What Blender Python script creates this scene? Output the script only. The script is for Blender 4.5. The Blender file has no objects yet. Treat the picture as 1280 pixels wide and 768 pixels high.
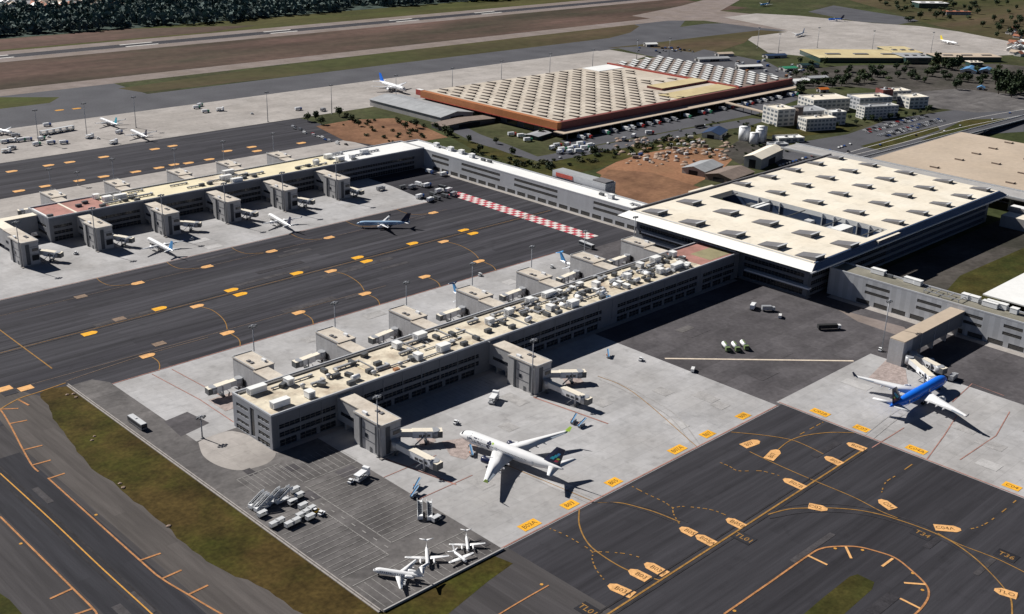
import bpy, bmesh, math, random
from mathutils import Vector, Matrix
random.seed(7)
R = math.radians
sc = bpy.context.scene
col = sc.collection
# ------------------------------------------------------------------ camera
CAM_P, CAM_R, CAM_Y, CAM_F, CAM_H = 0.37051186, 0.02911816, 0.78640306, 1436.12, 250.0
def cam_axes():
    f = Vector((math.cos(CAM_Y)*math.cos(CAM_P), math.sin(CAM_Y)*math.cos(CAM_P), -math.sin(CAM_P)))
    r = f.cross(Vector((0,0,1))).normalized(); u = r.cross(f)
    c, s = math.cos(CAM_R), math.sin(CAM_R)
    return c*r + s*u, -s*r + c*u, f
AR, AU, AF = cam_axes()
cd = bpy.data.cameras.new('camera'); cam = bpy.data.objects.new('camera', cd); col.objects.link(cam)
cam.matrix_world = Matrix(((AR.x,AU.x,-AF.x,0),(AR.y,AU.y,-AF.y,0),(AR.z,AU.z,-AF.z,CAM_H),(0,0,0,1)))
cd.sensor_fit = 'HORIZONTAL'; cd.sensor_width = 36; cd.lens = 36*CAM_F/1280
cd.clip_start = 1; cd.clip_end = 12000
sc.camera = cam
# ------------------------------------------------------------------ sky and sun
SUN_EL = 39.5
SD = Vector((0.235, -0.972, 0)).normalized()            # where shadows fall
w = bpy.data.worlds.new('World'); sc.world = w; w.use_nodes = True
nt = w.node_tree; bg = nt.nodes['Background']
sky = nt.nodes.new('ShaderNodeTexSky'); sky.sky_type = 'NISHITA'; sky.sun_disc = False
sky.sun_elevation = R(SUN_EL); sky.sun_rotation = math.atan2(-SD.x, -SD.y); sky.altitude = 600
sky.air_density = 0.3; sky.dust_density = 0.0
nt.links.new(sky.outputs[0], bg.inputs[0]); bg.inputs[1].default_value = 0.05
sd = bpy.data.lights.new('sun', 'SUN'); sd.energy = 5.0; sd.angle = R(0.5); sd.color = (1, .965, .915)
so = bpy.data.objects.new('sun', sd); col.objects.link(so); so.location = (0,0,600)
ldir = Vector((SD.x*math.cos(R(SUN_EL)), SD.y*math.cos(R(SUN_EL)), -math.sin(R(SUN_EL))))
so.rotation_euler = ldir.to_track_quat('-Z', 'Y').to_euler()
vs = sc.view_settings; vs.view_transform = 'Standard'; vs.look = 'None'; vs.exposure = 0.34; vs.gamma = 1; vs.use_curve_mapping = False
sc.render.resolution_x = 1024; sc.render.resolution_y = 614

# ------------------------------------------------------------------ helpers
def P(x, y, z=0.0):
    """photo pixel (1280x768) -> point at height z"""
    d = AF + AR*((x-640)/CAM_F) - AU*((y-384)/CAM_F)
    t = (CAM_H - z)/-d.z
    return Vector((d.x*t, d.y*t, z))

MATS = {}
def pm(name, c, rough=.75, var=.18, scale=.4, stretch=(1,1,1), c2=None, metal=0, fine=6.0, bump=0, spec=.4, rows=None, rowamp=.25, patch=None, lo=.35, hi=.65, spots=0):
    """procedural material: two noises mix darker / lighter tones; optional lanes (brick rows) and a second colour in patches"""
    m = bpy.data.materials.new(name); m.use_nodes = True; MATS[name] = m
    n = m.node_tree.nodes; l = m.node_tree.links; b = n['Principled BSDF']
    b.inputs['Roughness'].default_value = rough; b.inputs['Metallic'].default_value = metal
    b.inputs['Specular IOR Level'].default_value = spec
    tc = n.new('ShaderNodeTexCoord'); mp = n.new('ShaderNodeMapping'); mp.inputs['Scale'].default_value = stretch
    l.new(tc.outputs['Object'], mp.inputs[0])
    def noise(vec, s, det=4):
        t = n.new('ShaderNodeTexNoise'); t.inputs['Scale'].default_value = s; t.inputs['Detail'].default_value = det
        t.inputs['Roughness'].default_value = .62; l.new(vec, t.inputs['Vector']); return t.outputs[0]
    def ramp(v, a, bb, lo=.3, hi=.7):
        r = n.new('ShaderNodeMapRange'); r.inputs[1].default_value = lo; r.inputs[2].default_value = hi
        r.inputs[3].default_value = a; r.inputs[4].default_value = bb; l.new(v, r.inputs[0]); return r.outputs[0]
    def mul(a, bb):
        k = n.new('ShaderNodeMath'); k.operation = 'MULTIPLY'; l.new(a, k.inputs[0]); l.new(bb, k.inputs[1]); return k.outputs[0]
    f = ramp(noise(mp.outputs[0], scale), 1-var, 1+var)
    f = mul(f, ramp(noise(tc.outputs['Object'], scale*fine), 1-var*.6, 1+var*.6))
    if rows:
        bt = n.new('ShaderNodeTexBrick'); bt.offset = .37; bt.inputs['Scale'].default_value = 1
        bt.inputs['Brick Width'].default_value = rows[0]; bt.inputs['Row Height'].default_value = rows[1]
        bt.inputs['Mortar Size'].default_value = rows[2]; bt.inputs['Mortar Smooth'].default_value = .3
        bt.inputs['Color1'].default_value = (1-rowamp,)*3+(1,); bt.inputs['Color2'].default_value = (1+rowamp,)*3+(1,)
        bt.inputs['Mortar'].default_value = (rows[3],)*3+(1,)
        rot = n.new('ShaderNodeMapping'); l.new(tc.outputs['Object'], rot.inputs[0])
        if len(rows) > 4: rot.inputs['Rotation'].default_value = (0,0,rows[4])
        l.new(rot.outputs[0], bt.inputs['Vector'])
        f = mul(f, bt.outputs['Color'])
    if spots:
        f = mul(f, ramp(noise(tc.outputs['Object'], .11, 5), 1-spots, 1, .33, .44))
        f = mul(f, ramp(noise(mp.outputs[0], .35, 3), 1-spots*.5, 1, .30, .42))
    if c2:
        mx = n.new('ShaderNodeMix'); mx.data_type = 'RGBA'
        mx.inputs[6].default_value = (*c,1); mx.inputs[7].default_value = (*c2,1)
        l.new(ramp(noise(mp.outputs[0], (patch or scale*.5), 6), 0, 1, lo, hi), mx.inputs[0]); cc = mx.outputs[2]
    else:
        rg = n.new('ShaderNodeRGB'); rg.outputs[0].default_value = (*c,1); cc = rg.outputs[0]
    v = n.new('ShaderNodeVectorMath'); v.operation = 'SCALE'; l.new(cc, v.inputs[0]); l.new(f, v.inputs[3])
    l.new(v.outputs[0], b.inputs['Base Color'])
    if bump:
        bp = n.new('ShaderNodeBump'); bp.inputs['Strength'].default_value = bump; bp.inputs['Distance'].default_value = .3
        l.new(noise(tc.outputs['Object'], scale*fine), bp.inputs['Height']); l.new(bp.outputs[0], b.inputs['Normal'])
    return m

# ground
pm('concrete', (.415,.41,.415), .85, .14, .03, c2=(.33,.32,.315), patch=.018, rows=(30,7.5,.14,.86), rowamp=.05, fine=9, spots=.15, spec=.08)
pm('concrete_warm', (.385,.358,.338), .85, .14, .03, c2=(.32,.295,.275), patch=.012, rows=(30,7.5,.14,.88), rowamp=.05, fine=9, spots=.15, spec=.08)
pm('asphalt_lane', (.060,.059,.067), .85, .3, .9, stretch=(.02,.4,1), rows=(260,4.6,.05,.75), rowamp=.2, c2=(.035,.034,.041), patch=.05, fine=3, spots=.15, spec=.08)
pm('asphalt_dark', (.050,.049,.056), .85, .22, .9, stretch=(.02,.4,1), rows=(180,5,.05,.85), rowamp=.11, c2=(.033,.032,.037), patch=.04, fine=3, spots=.12, spec=.08)
pm('asphalt_core', (.040,.040,.046), .85, .25, .9, stretch=(.4,.02,1), rows=(180,4.5,.05,.85,math.pi/2), rowamp=.13, c2=(.028,.028,.034), patch=.05, fine=3, spec=.08)
pm('asphalt_shoulder', (.105,.094,.088), .85, .2, .9, stretch=(.4,.03,1), rows=(90,5,.05,.9,math.pi/2), rowamp=.12, c2=(.078,.07,.067), patch=.05, fine=3, spec=.08)
pm('asphalt_cross', (.072,.067,.068), .85, .22, .9, stretch=(.4,.02,1), rows=(220,5,.05,.85,math.pi/2), rowamp=.13, c2=(.05,.047,.05), patch=.06, fine=3, spec=.08)
pm('asphalt_yard', (.105,.098,.103), .85, .2, .05, c2=(.075,.07,.075), patch=.03, rows=(60,9,.05,.9), rowamp=.13, fine=8, spots=.15, spec=.08)
pm('asphalt_worn', (.150,.141,.138), .85, .2, .05, c2=(.10,.094,.094), patch=.03, rows=(40,5,.05,.9), rowamp=.10, fine=8, spots=.2, spec=.08)
pm('asphalt_road', (.105,.106,.116), .85, .18, .06, c2=(.078,.078,.087), patch=.03, fine=8, spec=.08)
pm('grass_dry', (.060,.050,.015), .95, .35, .07, c2=(.035,.042,.011), patch=.03, fine=8, spec=.08)
pm('grass_verge', (.060,.041,.013), .95, .45, .06, c2=(.042,.045,.008), patch=.022, fine=8, lo=.42, hi=.66, spec=.08)
pm('grass_far', (.050,.055,.020), .95, .3, .01, stretch=(.3,1,1), c2=(.085,.060,.038), patch=.006, fine=6, spec=.08)
pm('grass_green', (.055,.066,.018), .95, .3, .02, stretch=(.4,1,1), c2=(.068,.062,.024), patch=.008, fine=6, spec=.08)
pm('soil_red', (.115,.072,.060), .95, .3, .012, stretch=(.25,1,1), c2=(.050,.044,.030), patch=.009, fine=6, spec=.08)
pm('soil_bare', (.33,.165,.095), .95, .3, .04, c2=(.19,.105,.06), patch=.02, fine=7, spec=.08)
pm('soil_brown', (.16,.085,.052), .95, .3, .04, c2=(.22,.12,.07), patch=.03, fine=7, spec=.08)
pm('land', (.070,.064,.035), .95, .35, .02, c2=(.042,.052,.02), patch=.008, fine=8, lo=.3, hi=.6, spec=.08)
pm('forecourt', (.085,.076,.07), .95, .3, .03, c2=(.045,.043,.035), patch=.02, fine=8, spec=.08)
pm('forest_floor', (.05,.07,.06), .95, .4, .05, spec=.08)
pm('path_pale', (.23,.195,.185), .9, .15, .05, c2=(.2,.165,.145), patch=.02, spec=.08)
pm('tyre_mark', (.036,.034,.037), .85, .35, .5, stretch=(.3,.3,1), spec=.08)
pm('tyre_faint', (.345,.335,.33), .85, .2, .2, spec=.08)
pm('patch_old', (.066,.062,.066), .85, .3, .2, spec=.08)
pm('patch_new', (.043,.041,.046), .85, .3, .2, spec=.08)
pm('patch_slab', (.43,.42,.415), .85, .14, .2, spec=.08)
pm('paint_yellow', (.55,.28,.06), .7, .22, .5, spec=.08)
pm('paint_line', (.30,.165,.05), .75, .3, .4, spec=.08)
pm('paint_edge', (.42,.20,.085), .75, .28, .4, spots=.35, spec=.08)
pm('paint_bright', (.78,.40,.04), .75, .2, .5, spots=.25, spec=.08)
pm('paint_pale', (.70,.39,.16), .75, .2, .5, spots=.25, spec=.08)
pm('paint_faded', (.22,.16,.12), .8, .3, .6, spec=.08)
pm('paint_white', (.62,.60,.57), .7, .2, .5, spec=.08)
pm('paint_faint', (.27,.26,.25), .8, .3, .5, spots=.3, spec=.08)
pm('paint_red', (.42,.075,.095), .7, .2, .5, spec=.08)
pm('paint_redline', (.34,.18,.15), .8, .3, .2, spec=.08)
pm('tower_roof', (.60,.545,.47), .85, .14, .15, c2=(.48,.42,.35), patch=.1)
pm('paint_redzone', (.345,.285,.265), .8, .3, .4, spec=.08)
pm('paint_ink', (.10,.055,.025), .8, .3, .6, spec=.08)
pm('paint_black', (.03,.025,.02), .7, .1, .5, spec=.08)
# buildings
pm('cladding', (.46,.47,.49), .5, .06, .08, rows=(6,3.2,.05,.86), rowamp=.03)
pm('cladding_pier_shade', (.27,.28,.305), .5, .06, .08, rows=(6,3.2,.05,.86), rowamp=.03)  # same cladding, darkened so the pier walls carry shade in their colour
pm('paint_cream', (.66,.56,.45), .7, .15, .5)
pm('cladding_shade', (.17,.178,.195), .5, .06, .08)  # lowered tone: shade under the terminal roof is put into the colour
pm('facade_shade', (.16,.167,.185), .5, .08, .08, rows=(6,3.2,.05,.86), rowamp=.04)  # south sides of the piers, with their shade painted into the base colour
pm('roof_wing', (.23,.215,.175), .85, .15, .15, c2=(.17,.16,.125), patch=.1)
pm('concrete_wall', (.36,.35,.34), .8, .12, .1, stretch=(1,1,.4))
pm('tower_wall', (.40,.395,.395), .8, .12, .12, stretch=(1,1,.3), rows=(3.2,40,.05,.8,math.pi/2), rowamp=.05)
pm('tower_dark', (.06,.065,.075), .5, .1, .2)
pm('glass', (.018,.022,.03), .12, .1, .3, spec=.6)
pm('glass_green', (.03,.06,.055), .15, .1, .3, spec=.6)
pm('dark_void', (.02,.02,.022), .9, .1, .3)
pm('louvre', (.13,.125,.12), .6, .1, .3)
pm('roof_cream', (.80,.74,.625), .8, .06, .05, c2=(.73,.655,.53), patch=.03, rows=(33,10.8,.12,.86), rowamp=.025, spots=.10)
pm('roof_pier', (.66,.59,.46), .85, .14, .08, c2=(.33,.25,.18), patch=.07, lo=.46, hi=.72, spots=.3)
pm('roof_pier_yellow', (.72,.64,.44), .85, .08, .08)
pm('roof_red', (.42,.20,.17), .85, .15, .15, c2=(.30,.15,.12), patch=.1)
pm('roof_olive', (.26,.23,.13), .85, .15, .15)
pm('roof_white', (.80,.80,.78), .6, .06, .05)
pm('roof_grey', (.34,.35,.36), .6, .12, .1, rows=(3,60,.06,.8), rowamp=.06)
pm('roof_cargo', (.56,.50,.42), .85, .1, .05, c2=(.46,.40,.33), patch=.03, rows=(20,10,.1,.88), rowamp=.04)
pm('roof_dark', (.075,.06,.055), .85, .2, .2)
pm('glass_office', (.16,.18,.20), .3, .15, .3)
pm('ac_pale', (.42,.60,.80), .3, .04, .3)
pm('roof_tan', (.50,.41,.32), .85, .12, .04, c2=(.42,.34,.26), patch=.02)
pm('roof_yellow', (.58,.49,.28), .85, .12, .03, c2=(.46,.37,.2), patch=.02)
pm('roof_brown', (.20,.155,.13), .85, .2, .2)
pm('tile_red', (.36,.14,.08), .85, .25, .3)
pm('white_metal', (.78,.79,.80), .4, .05, .5)
pm('white_wall', (.62,.60,.56), .7, .08, .2, stretch=(1,1,.3))
pm('hood_grey', (.165,.16,.165), .6, .12, .3)
pm('orange_clad', (.42,.155,.055), .6, .1, .05, rows=(12,4,.06,.85,math.pi/2), rowamp=.04)
pm('maroon_clad', (.19,.055,.045), .6, .1, .05)
pm('red_trim', (.42,.07,.05), .6, .12, .2)
pm('navy', (.035,.06,.12), .45, .1, .2)
pm('steel', (.36,.37,.39), .45, .08, .6, metal=.2)
pm('steel_dark', (.10,.105,.11), .5, .1, .6)
pm('galv', (.55,.56,.57), .45, .08, .6)
pm('equip_blue', (.10,.25,.45), .6, .12, .5)
pm('rust', (.36,.17,.08), .8, .2, .5)
pm('tyre', (.015,.015,.016), .9, .1, 1)
# aircraft and vehicles
pm('ac_white', (.80,.80,.80), .28, .03, .3, spec=.5)
pm('ac_grey', (.52,.54,.57), .35, .04, .3)
pm('ac_wing', (.66,.67,.69), .35, .04, .3)
pm('ac_wingdark', (.22,.25,.29), .45, .06, .3)
pm('ac_navy', (.010,.016,.055), .3, .05, .3)
pm('ac_blue', (.012,.17,.78), .3, .04, .3)
pm('ac_sky', (.07,.30,.62), .3, .05, .3)
pm('ac_cyan', (.03,.42,.55), .3, .05, .3)
pm('ac_red', (.5,.03,.08), .4, .05, .3)
pm('ac_green', (.42,.62,.08), .4, .05, .3)
pm('ac_yellow', (.75,.58,.05), .4, .05, .3)
for nm, c in (('car_white',(.72,.72,.71)),('car_silver',(.42,.43,.45)),('car_grey',(.16,.165,.175)),('car_black',(.018,.018,.02)),('car_red',(.38,.03,.025)),('car_blue',(.03,.08,.26)),('car_green',(.05,.26,.14)),('car_yellow',(.68,.42,.04)),('car_orange',(.6,.17,.03)),('car_lime',(.16,.22,.09))):
    pm(nm, c, .3, .05, .6, spec=.5)
# vegetation
pm('leaf_dark', (.022,.040,.014), .8, .45, .5)
pm('leaf_mid', (.038,.062,.018), .8, .45, .5)
pm('leaf_dry', (.07,.075,.024), .8, .4, .5)
pm('leaf_forest_haze', (.085,.125,.115), .9, .5, .06)  # blue distance haze is mixed into the leaf colour
pm('rubble', (.30,.22,.17), .95, .3, .5)
pm('bark', (.09,.065,.045), .9, .2, 1)

class MB:
    """collects faces with materials; build() links one mesh object"""
    def __init__(s): s.v=[]; s.f=[]; s.m=[]; s.mats=[]; s.smooth=[]
    def mi(s, m):
        if m not in s.mats: s.mats.append(m)
        return s.mats.index(m)
    def face(s, pts, m, sm=False):
        k=len(s.v); s.v += [tuple(p) for p in pts]; s.f.append(tuple(range(k,k+len(pts)))); s.m.append(s.mi(m)); s.smooth.append(sm)
    def box(s, x0,x1,y0,y1,z0,z1, m, top=None, w=None, sth=None):
        """axis box; top: roof material, w: material of -x side, sth: of -y side"""
        k=len(s.v); s.v += [(x,y,z) for z in (z0,z1) for y in (y0,y1) for x in (x0,x1)]
        for f, mm in (((0,2,3,1),m),((4,5,7,6),top or m),((0,1,5,4),sth or m),((2,6,7,3),m),((0,4,6,2),w or m),((1,3,7,5),m)):
            s.f.append(tuple(k+i for i in f)); s.m.append(s.mi(mm)); s.smooth.append(False)
        return s
    def obox(s, c, ux, hx, hy, z0, z1, m, top=None):
        """box turned about z: centre c, heading ux (radians), half sizes"""
        ca, sa = math.cos(ux), math.sin(ux)
        q=[(c[0]+ca*a*hx-sa*b*hy, c[1]+sa*a*hx+ca*b*hy) for a,b in ((-1,-1),(1,-1),(1,1),(-1,1))]
        return s.prism(q, z0, z1, m, top)
    def prism(s, poly, z0, z1, m, top=None):
        n=len(poly); k=len(s.v); s.v += [(x,y,z0) for x,y in poly]+[(x,y,z1) for x,y in poly]
        a=sum(poly[i][0]*poly[(i+1)%n][1]-poly[(i+1)%n][0]*poly[i][1] for i in range(n))
        r=range(n) if a>0 else range(n-1,-1,-1); idx=list(r)
        s.f.append(tuple(k+n+i for i in idx)); s.m.append(s.mi(top or m)); s.smooth.append(False)
        s.f.append(tuple(k+i for i in reversed(idx))); s.m.append(s.mi(m)); s.smooth.append(False)
        for i in range(n):
            A,B=idx[i],idx[(i+1)%n]
            s.f.append((k+A,k+B,k+n+B,k+n+A)); s.m.append(s.mi(m)); s.smooth.append(False)
        return s
    def rings(s, rings, m, caps=True, sm=True, close=True):
        k=len(s.v); n=len(rings[0])
        for r in rings: s.v += [tuple(p) for p in r]
        mi=s.mi(m)
        for i in range(len(rings)-1):
            for j in range(n if close else n-1):
                a=k+i*n+j; b=k+i*n+(j+1)%n
                s.f.append((a,b,b+n,a+n)); s.m.append(mi); s.smooth.append(sm)
        if caps:
            s.f.append(tuple(k+j for j in reversed(range(n)))); s.m.append(mi); s.smooth.append(False)
            s.f.append(tuple(k+(len(rings)-1)*n+j for j in range(n))); s.m.append(mi); s.smooth.append(False)
        return s
    def tube(s, p, q, r0, r1, m, n=8, caps=True, sm=True):
        p=Vector(p); q=Vector(q); d=(q-p).normalized()
        a=d.cross(Vector((0,0,1)) if abs(d.z)<.9 else Vector((1,0,0))).normalized(); b=d.cross(a)
        rg=[[c+(a*math.cos(t)+b*math.sin(t))*r for t in [2*math.pi*j/n for j in range(n)]] for c,r in ((p,r0),(q,r1))]
        return s.rings(rg, m, caps, sm)
    def beam(s, p, q, hw, hh, m):
        """rectangular bar p->q, half width hw (horizontal), half height hh"""
        p=Vector(p); q=Vector(q); d=(q-p).normalized(); a=d.cross(Vector((0,0,1)))
        a = a.normalized() if a.length>1e-6 else Vector((1,0,0)); b=a.cross(d)
        rg=[[c+a*x*hw+b*y*hh for x,y in ((-1,-1),(1,-1),(1,1),(-1,1))] for c in (p,q)]
        return s.rings(rg, m, True, False)
    def build(s, name, parent=None, loc=None, rz=0):
        me=bpy.data.meshes.new(name); me.from_pydata(s.v,[],s.f)
        for m in s.mats: me.materials.append(MATS[m])
        me.polygons.foreach_set('material_index', s.m); me.polygons.foreach_set('use_smooth', s.smooth); me.update()
        bm=bmesh.new(); bm.from_mesh(me); bmesh.ops.recalc_face_normals(bm, faces=bm.faces); bm.to_mesh(me); bm.free()
        o=bpy.data.objects.new(name, me); col.objects.link(o); o.parent=parent
        if loc is not None: o.location=loc
        o.rotation_euler.z=rz
        return o
PAINT=[0]
def flat(name, polys, z, m, parent=None):
    """flat sheet(s) facing up"""
    b=MB()
    if parent is not None: PAINT[0]+=1; z+=.0007*(PAINT[0]%24)
    for p in polys:
        a=sum(p[i][0]*p[(i+1)%len(p)][1]-p[(i+1)%len(p)][0]*p[i][1] for i in range(len(p)))
        if a<0: p=p[::-1]
        b.face([(q[0],q[1],z) for q in p], m)
    me=bpy.data.meshes.new(name); me.from_pydata(b.v,[],b.f); me.materials.append(MATS[m])
    o=bpy.data.objects.new(name, me); col.objects.link(o); o.parent=parent
    return o
def tag(o, label=None, cat=None, group=None, kind=None):
    if label: o['label']=label
    if cat: o['category']=cat
    if group: o['group']=group
    if kind: o['kind']=kind
    return o
def thing(name, label, cat, loc=(0,0,0), rz=0, group=None):
    o=bpy.data.objects.new(name, None); col.objects.link(o); o.location=loc; o.rotation_euler.z=rz; o.empty_display_size=1
    return tag(o, label, cat, group)
def dup(o, loc=None, rz=None, label=None, group=None, scale=None, parent=None, mats=None):
    c=o.copy(); col.objects.link(c); c.parent=parent
    if parent is None:
        if loc is not None: c.location=loc
        if rz is not None: c.rotation_euler.z=rz
        if scale is not None: c.scale=scale if not isinstance(scale,(int,float)) else (scale,)*3
        if label: c['label']=label
        if group: c['group']=group
    for ch in o.children: dup(ch, parent=c)
    return c
class Proto:
    """first use places the source itself, later uses copy it"""
    def __init__(s, o): s.o=o; s.used=False
    def put(s, loc, rz=0, label=None, group=None, scale=None):
        if not s.used:
            s.used=True; o=s.o; o.location=loc; o.rotation_euler.z=rz
            if scale is not None: o.scale=scale if not isinstance(scale,(int,float)) else (scale,)*3
            if label: o['label']=label
            if group: o['group']=group
            return o
        o=dup(s.o, loc, rz, label, group, scale if scale is not None else 1.0)
        if group is None and 'group' in o and label: pass
        return o
LAY=[0]
def struct(name, polys, z, m):
    """paving and ground sheets: each new one lies a few millimetres above the last, so later ones cover earlier ones"""
    LAY[0]+=1
    return tag(flat(name, polys, 0 if name=='ground' else .01+.0014*LAY[0], m), kind='structure')
def rect(x0,x1,y0,y1): return [(x0,y0),(x1,y0),(x1,y1),(x0,y1)]
def smooth_pts(pts, n=6):
    out=[]
    for i in range(len(pts)-1):
        p0=pts[max(i-1,0)]; p1=pts[i]; p2=pts[i+1]; p3=pts[min(i+2,len(pts)-1)]
        for k in range(n):
            t=k/n
            out.append(tuple(.5*((2*b)+(-a+c)*t+(2*a-5*b+4*c-d)*t*t+(-a+3*b-3*c+d)*t**3) for a,b,c,d in zip(p0,p1,p2,p3)))
    out.append(tuple(pts[-1])); return out
def stripe(name, pts, wd, z, m, parent, dash=None, smooth=True):
    """painted line along pts (world xy)"""
    pts=[(p[0],p[1]) for p in pts]
    if smooth and len(pts)>2: pts=smooth_pts(pts)
    L=[]; R_=[]
    for i,p in enumerate(pts):
        a=pts[max(i-1,0)]; b=pts[min(i+1,len(pts)-1)]; dx,dy=b[0]-a[0],b[1]-a[1]; l=math.hypot(dx,dy) or 1
        nx,ny=-dy/l*wd/2,dx/l*wd/2; L.append((p[0]+nx,p[1]+ny)); R_.append((p[0]-nx,p[1]-ny))
    polys=[]; acc=0
    for i in range(len(pts)-1):
        d=math.hypot(pts[i+1][0]-pts[i][0],pts[i+1][1]-pts[i][1]); acc+=d
        if dash and int(acc/dash)%2: continue
        polys.append([L[i],L[i+1],R_[i+1],R_[i]])
    return flat(name, polys, z, m, parent)
def text_mesh(name, s, size, m, parent=None, loc=(0,0,0), rot=None, align='CENTER', bold=.0, ext=0.0):
    cu=bpy.data.curves.new(name,'FONT'); cu.body=s; cu.size=size; cu.align_x=align; cu.align_y='CENTER'; cu.offset=bold; cu.extrude=ext
    cu.resolution_u=2
    t=bpy.data.objects.new(name, cu); col.objects.link(t)
    dg=bpy.context.evaluated_depsgraph_get(); me=bpy.data.meshes.new_from_object(t.evaluated_get(dg))
    bpy.data.objects.remove(t); me.name=name; me.materials.clear(); me.materials.append(MATS[m])
    o=bpy.data.objects.new(name, me); col.objects.link(o); o.parent=parent; o.location=loc
    if rot is not None: o.rotation_euler=rot
    return o
# ------------------------------------------------------------------ ground, runway, aprons
Q = lambda *pp: [tuple(P(x,y)[:2]) for x,y in pp]
Z0,Z1,Z2,Z3,ZP,ZT = 0,.05,.10,.098,.125,.15
struct('ground', [rect(-2500,7000,-2500,7000)], Z0, 'land')
lane = struct('taxilane', [rect(40,661,500,976)], Z1, 'asphalt_lane')
cross = struct('taxiway', [rect(20,272,60,500)], Z1, 'asphalt_cross')
dark = struct('taxiway_bend', [[(272,0),(464,0),(464,271.6),(272,271.6)]], Z1, 'asphalt_dark')
struct('taxiway_shoulder', [[(166.5,60),(215,60),(215,470),(186,540),(172,530),(166.5,470)]], Z1, 'asphalt_shoulder')
struct('taxiway_core', [rect(137.5,164,60,470)], Z1, 'asphalt_core')
yard = struct('service_yard', [[(461,271.6),(661,271.6),(661,500),(461,500)], [(557,40),(624,40),(624,271.6),(557,271.6)]], Z1, 'asphalt_yard')
concS = struct('apron', [rect(270,461,271.6,398)], Z2, 'concrete')
concN = struct('apron', [[(227,428),(553,428),(553,510),(227,510)]], Z2, 'concrete')
concR = struct('apron', [rect(464,557,20,275)], Z2, 'concrete')
concF = struct('apron', [[(100,659),(563,659),(570,713),(570,760),(100,760)]], Z2, 'concrete')
concFN = struct('apron', [rect(100,640,777,869)], Z2, 'concrete_warm')
gse = struct('equipment_parking', [rect(210,270,271.6,398)], Z2, 'asphalt_worn')
struct('service_road', [[(209.8,398),(227,398),(227,512),(222,521),(209.8,521)], rect(227,248,398,428)], Z2, 'asphalt_worn')
struct('repair_patch', [Q((205,527),(234,515),(262,529),(226,546))], Z3, 'asphalt_yard')
struct('concrete_pad', [[tuple(p) for p in smooth_pts(Q((248,553),(262,546),(290,539),(322,549),(344,564),(338,577),(318,585),(296,588),(272,582),(254,570),(248,553)),4)][:-1]], Z3, 'concrete_warm')
# kerb strips of bare concrete along the buildings
struct('building_apron', [rect(248,600,394.5,398), rect(604,610,346,398), rect(627,631,500,745), rect(618,624,60,340)], Z3, 'concrete_warm')
struct('pavement', [Q((1045,386),(1130,409),(1140,420),(1118,418),(1072,402))], Z3, 'path_pale')
# grass
def rough(p, amp=.9, step=5):
    out=[]
    for i in range(len(p)):
        a=Vector(p[i][:2]); c=Vector(p[(i+1)%len(p)][:2]); n=max(1,int((c-a).length/step)) if i>8 else 1
        for k in range(n): q=a.lerp(c,k/n); out.append((q.x+(random.uniform(-amp,amp) if k else 0),q.y+(random.uniform(-amp,amp) if k else 0)))
    return out
struct('verge', [rough(Q((50,492),(60,486),(85,483))+[(209.6,519),(209.6,271.6),(264,271.6),(266,262)]+Q((610,727),(560,768),(520,800),(410,800),(380,768),(320,731),(270,708),(240,688),(205,655),(160,620),(110,580),(96,565),(75,535),(62,512)))], Z3, 'grass_verge')
struct('verge', [Q((0,742),(12,750),(28,768),(40,790),(-60,800),(-60,735))], Z3, 'grass_dry')
struct('taxiway_island', [Q((1000,772),(1028,748),(1062,721),(1072,718),(1093,728),(1090,737),(1055,768),(1040,782))], Z3, 'grass_dry')
# north: parallel bands
struct('cargo_apron', [[(60,976),(1140,976),(1140,985),(1277,1027),(1277,1099.5),(60,1099.5)]], Z2, 'concrete_warm')
tw = struct('parallel_taxiway', [rect(40,1390,1099.5,1178), rect(40,600,1178,1256)], Z1, 'asphalt_road')
struct('taxiway_branch', [Q((640,57),(700,50),(760,41),(793,31),(812,27),(858,24),(850,34),(880,30),(960,28),(1020,35),(1010,41),(950,40),(880,47),(800,57),(750,64))], Z1, 'asphalt_road')
struct('airfield_grass', [[(40,1193),(497,1193),(518,1216),(470,1251),(40,1251)]], Z2, 'grass_green')
struct('airfield_grass', [[(590,1226),(600,1190),(760,1180),(1365,1174),(1440,1195),(1512,1236),(1526,1262),(1190,1262),(800,1248)]], Z2, 'grass_far')
struct('shoulder_path', [rect(40,1720,1256,1291)], Z1, 'path_pale')
struct('airfield_soil', [rect(-400,1900,1291,1465)], Z1, 'soil_red')
struct('runway_shoulder', [rect(-600,3600,1464,1545)], Z1, 'path_pale')
rw = struct('runway', [rect(-600,3600,1490,1517)], Z2, 'asphalt_lane')
struct('airfield_grass', [rect(-600,3600,1545,1648)], Z1, 'grass_green')
struct('airfield_soil', [[(400,1560),(900,1556),(1000,1580),(820,1648),(400,1648)]], Z2, 'soil_red')
for x in (560,760,990,1230,1420): flat('touchdown_marking', [rect(x-24,x+24,1492,1496.5), rect(x-24,x+24,1510.5,1515)], ZP, 'paint_white', rw)
flat('runway_edge_line', [rect(-600,3600,1490.2,1491), rect(-600,3600,1516,1516.8)], ZP, 'paint_faint', rw)
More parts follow.
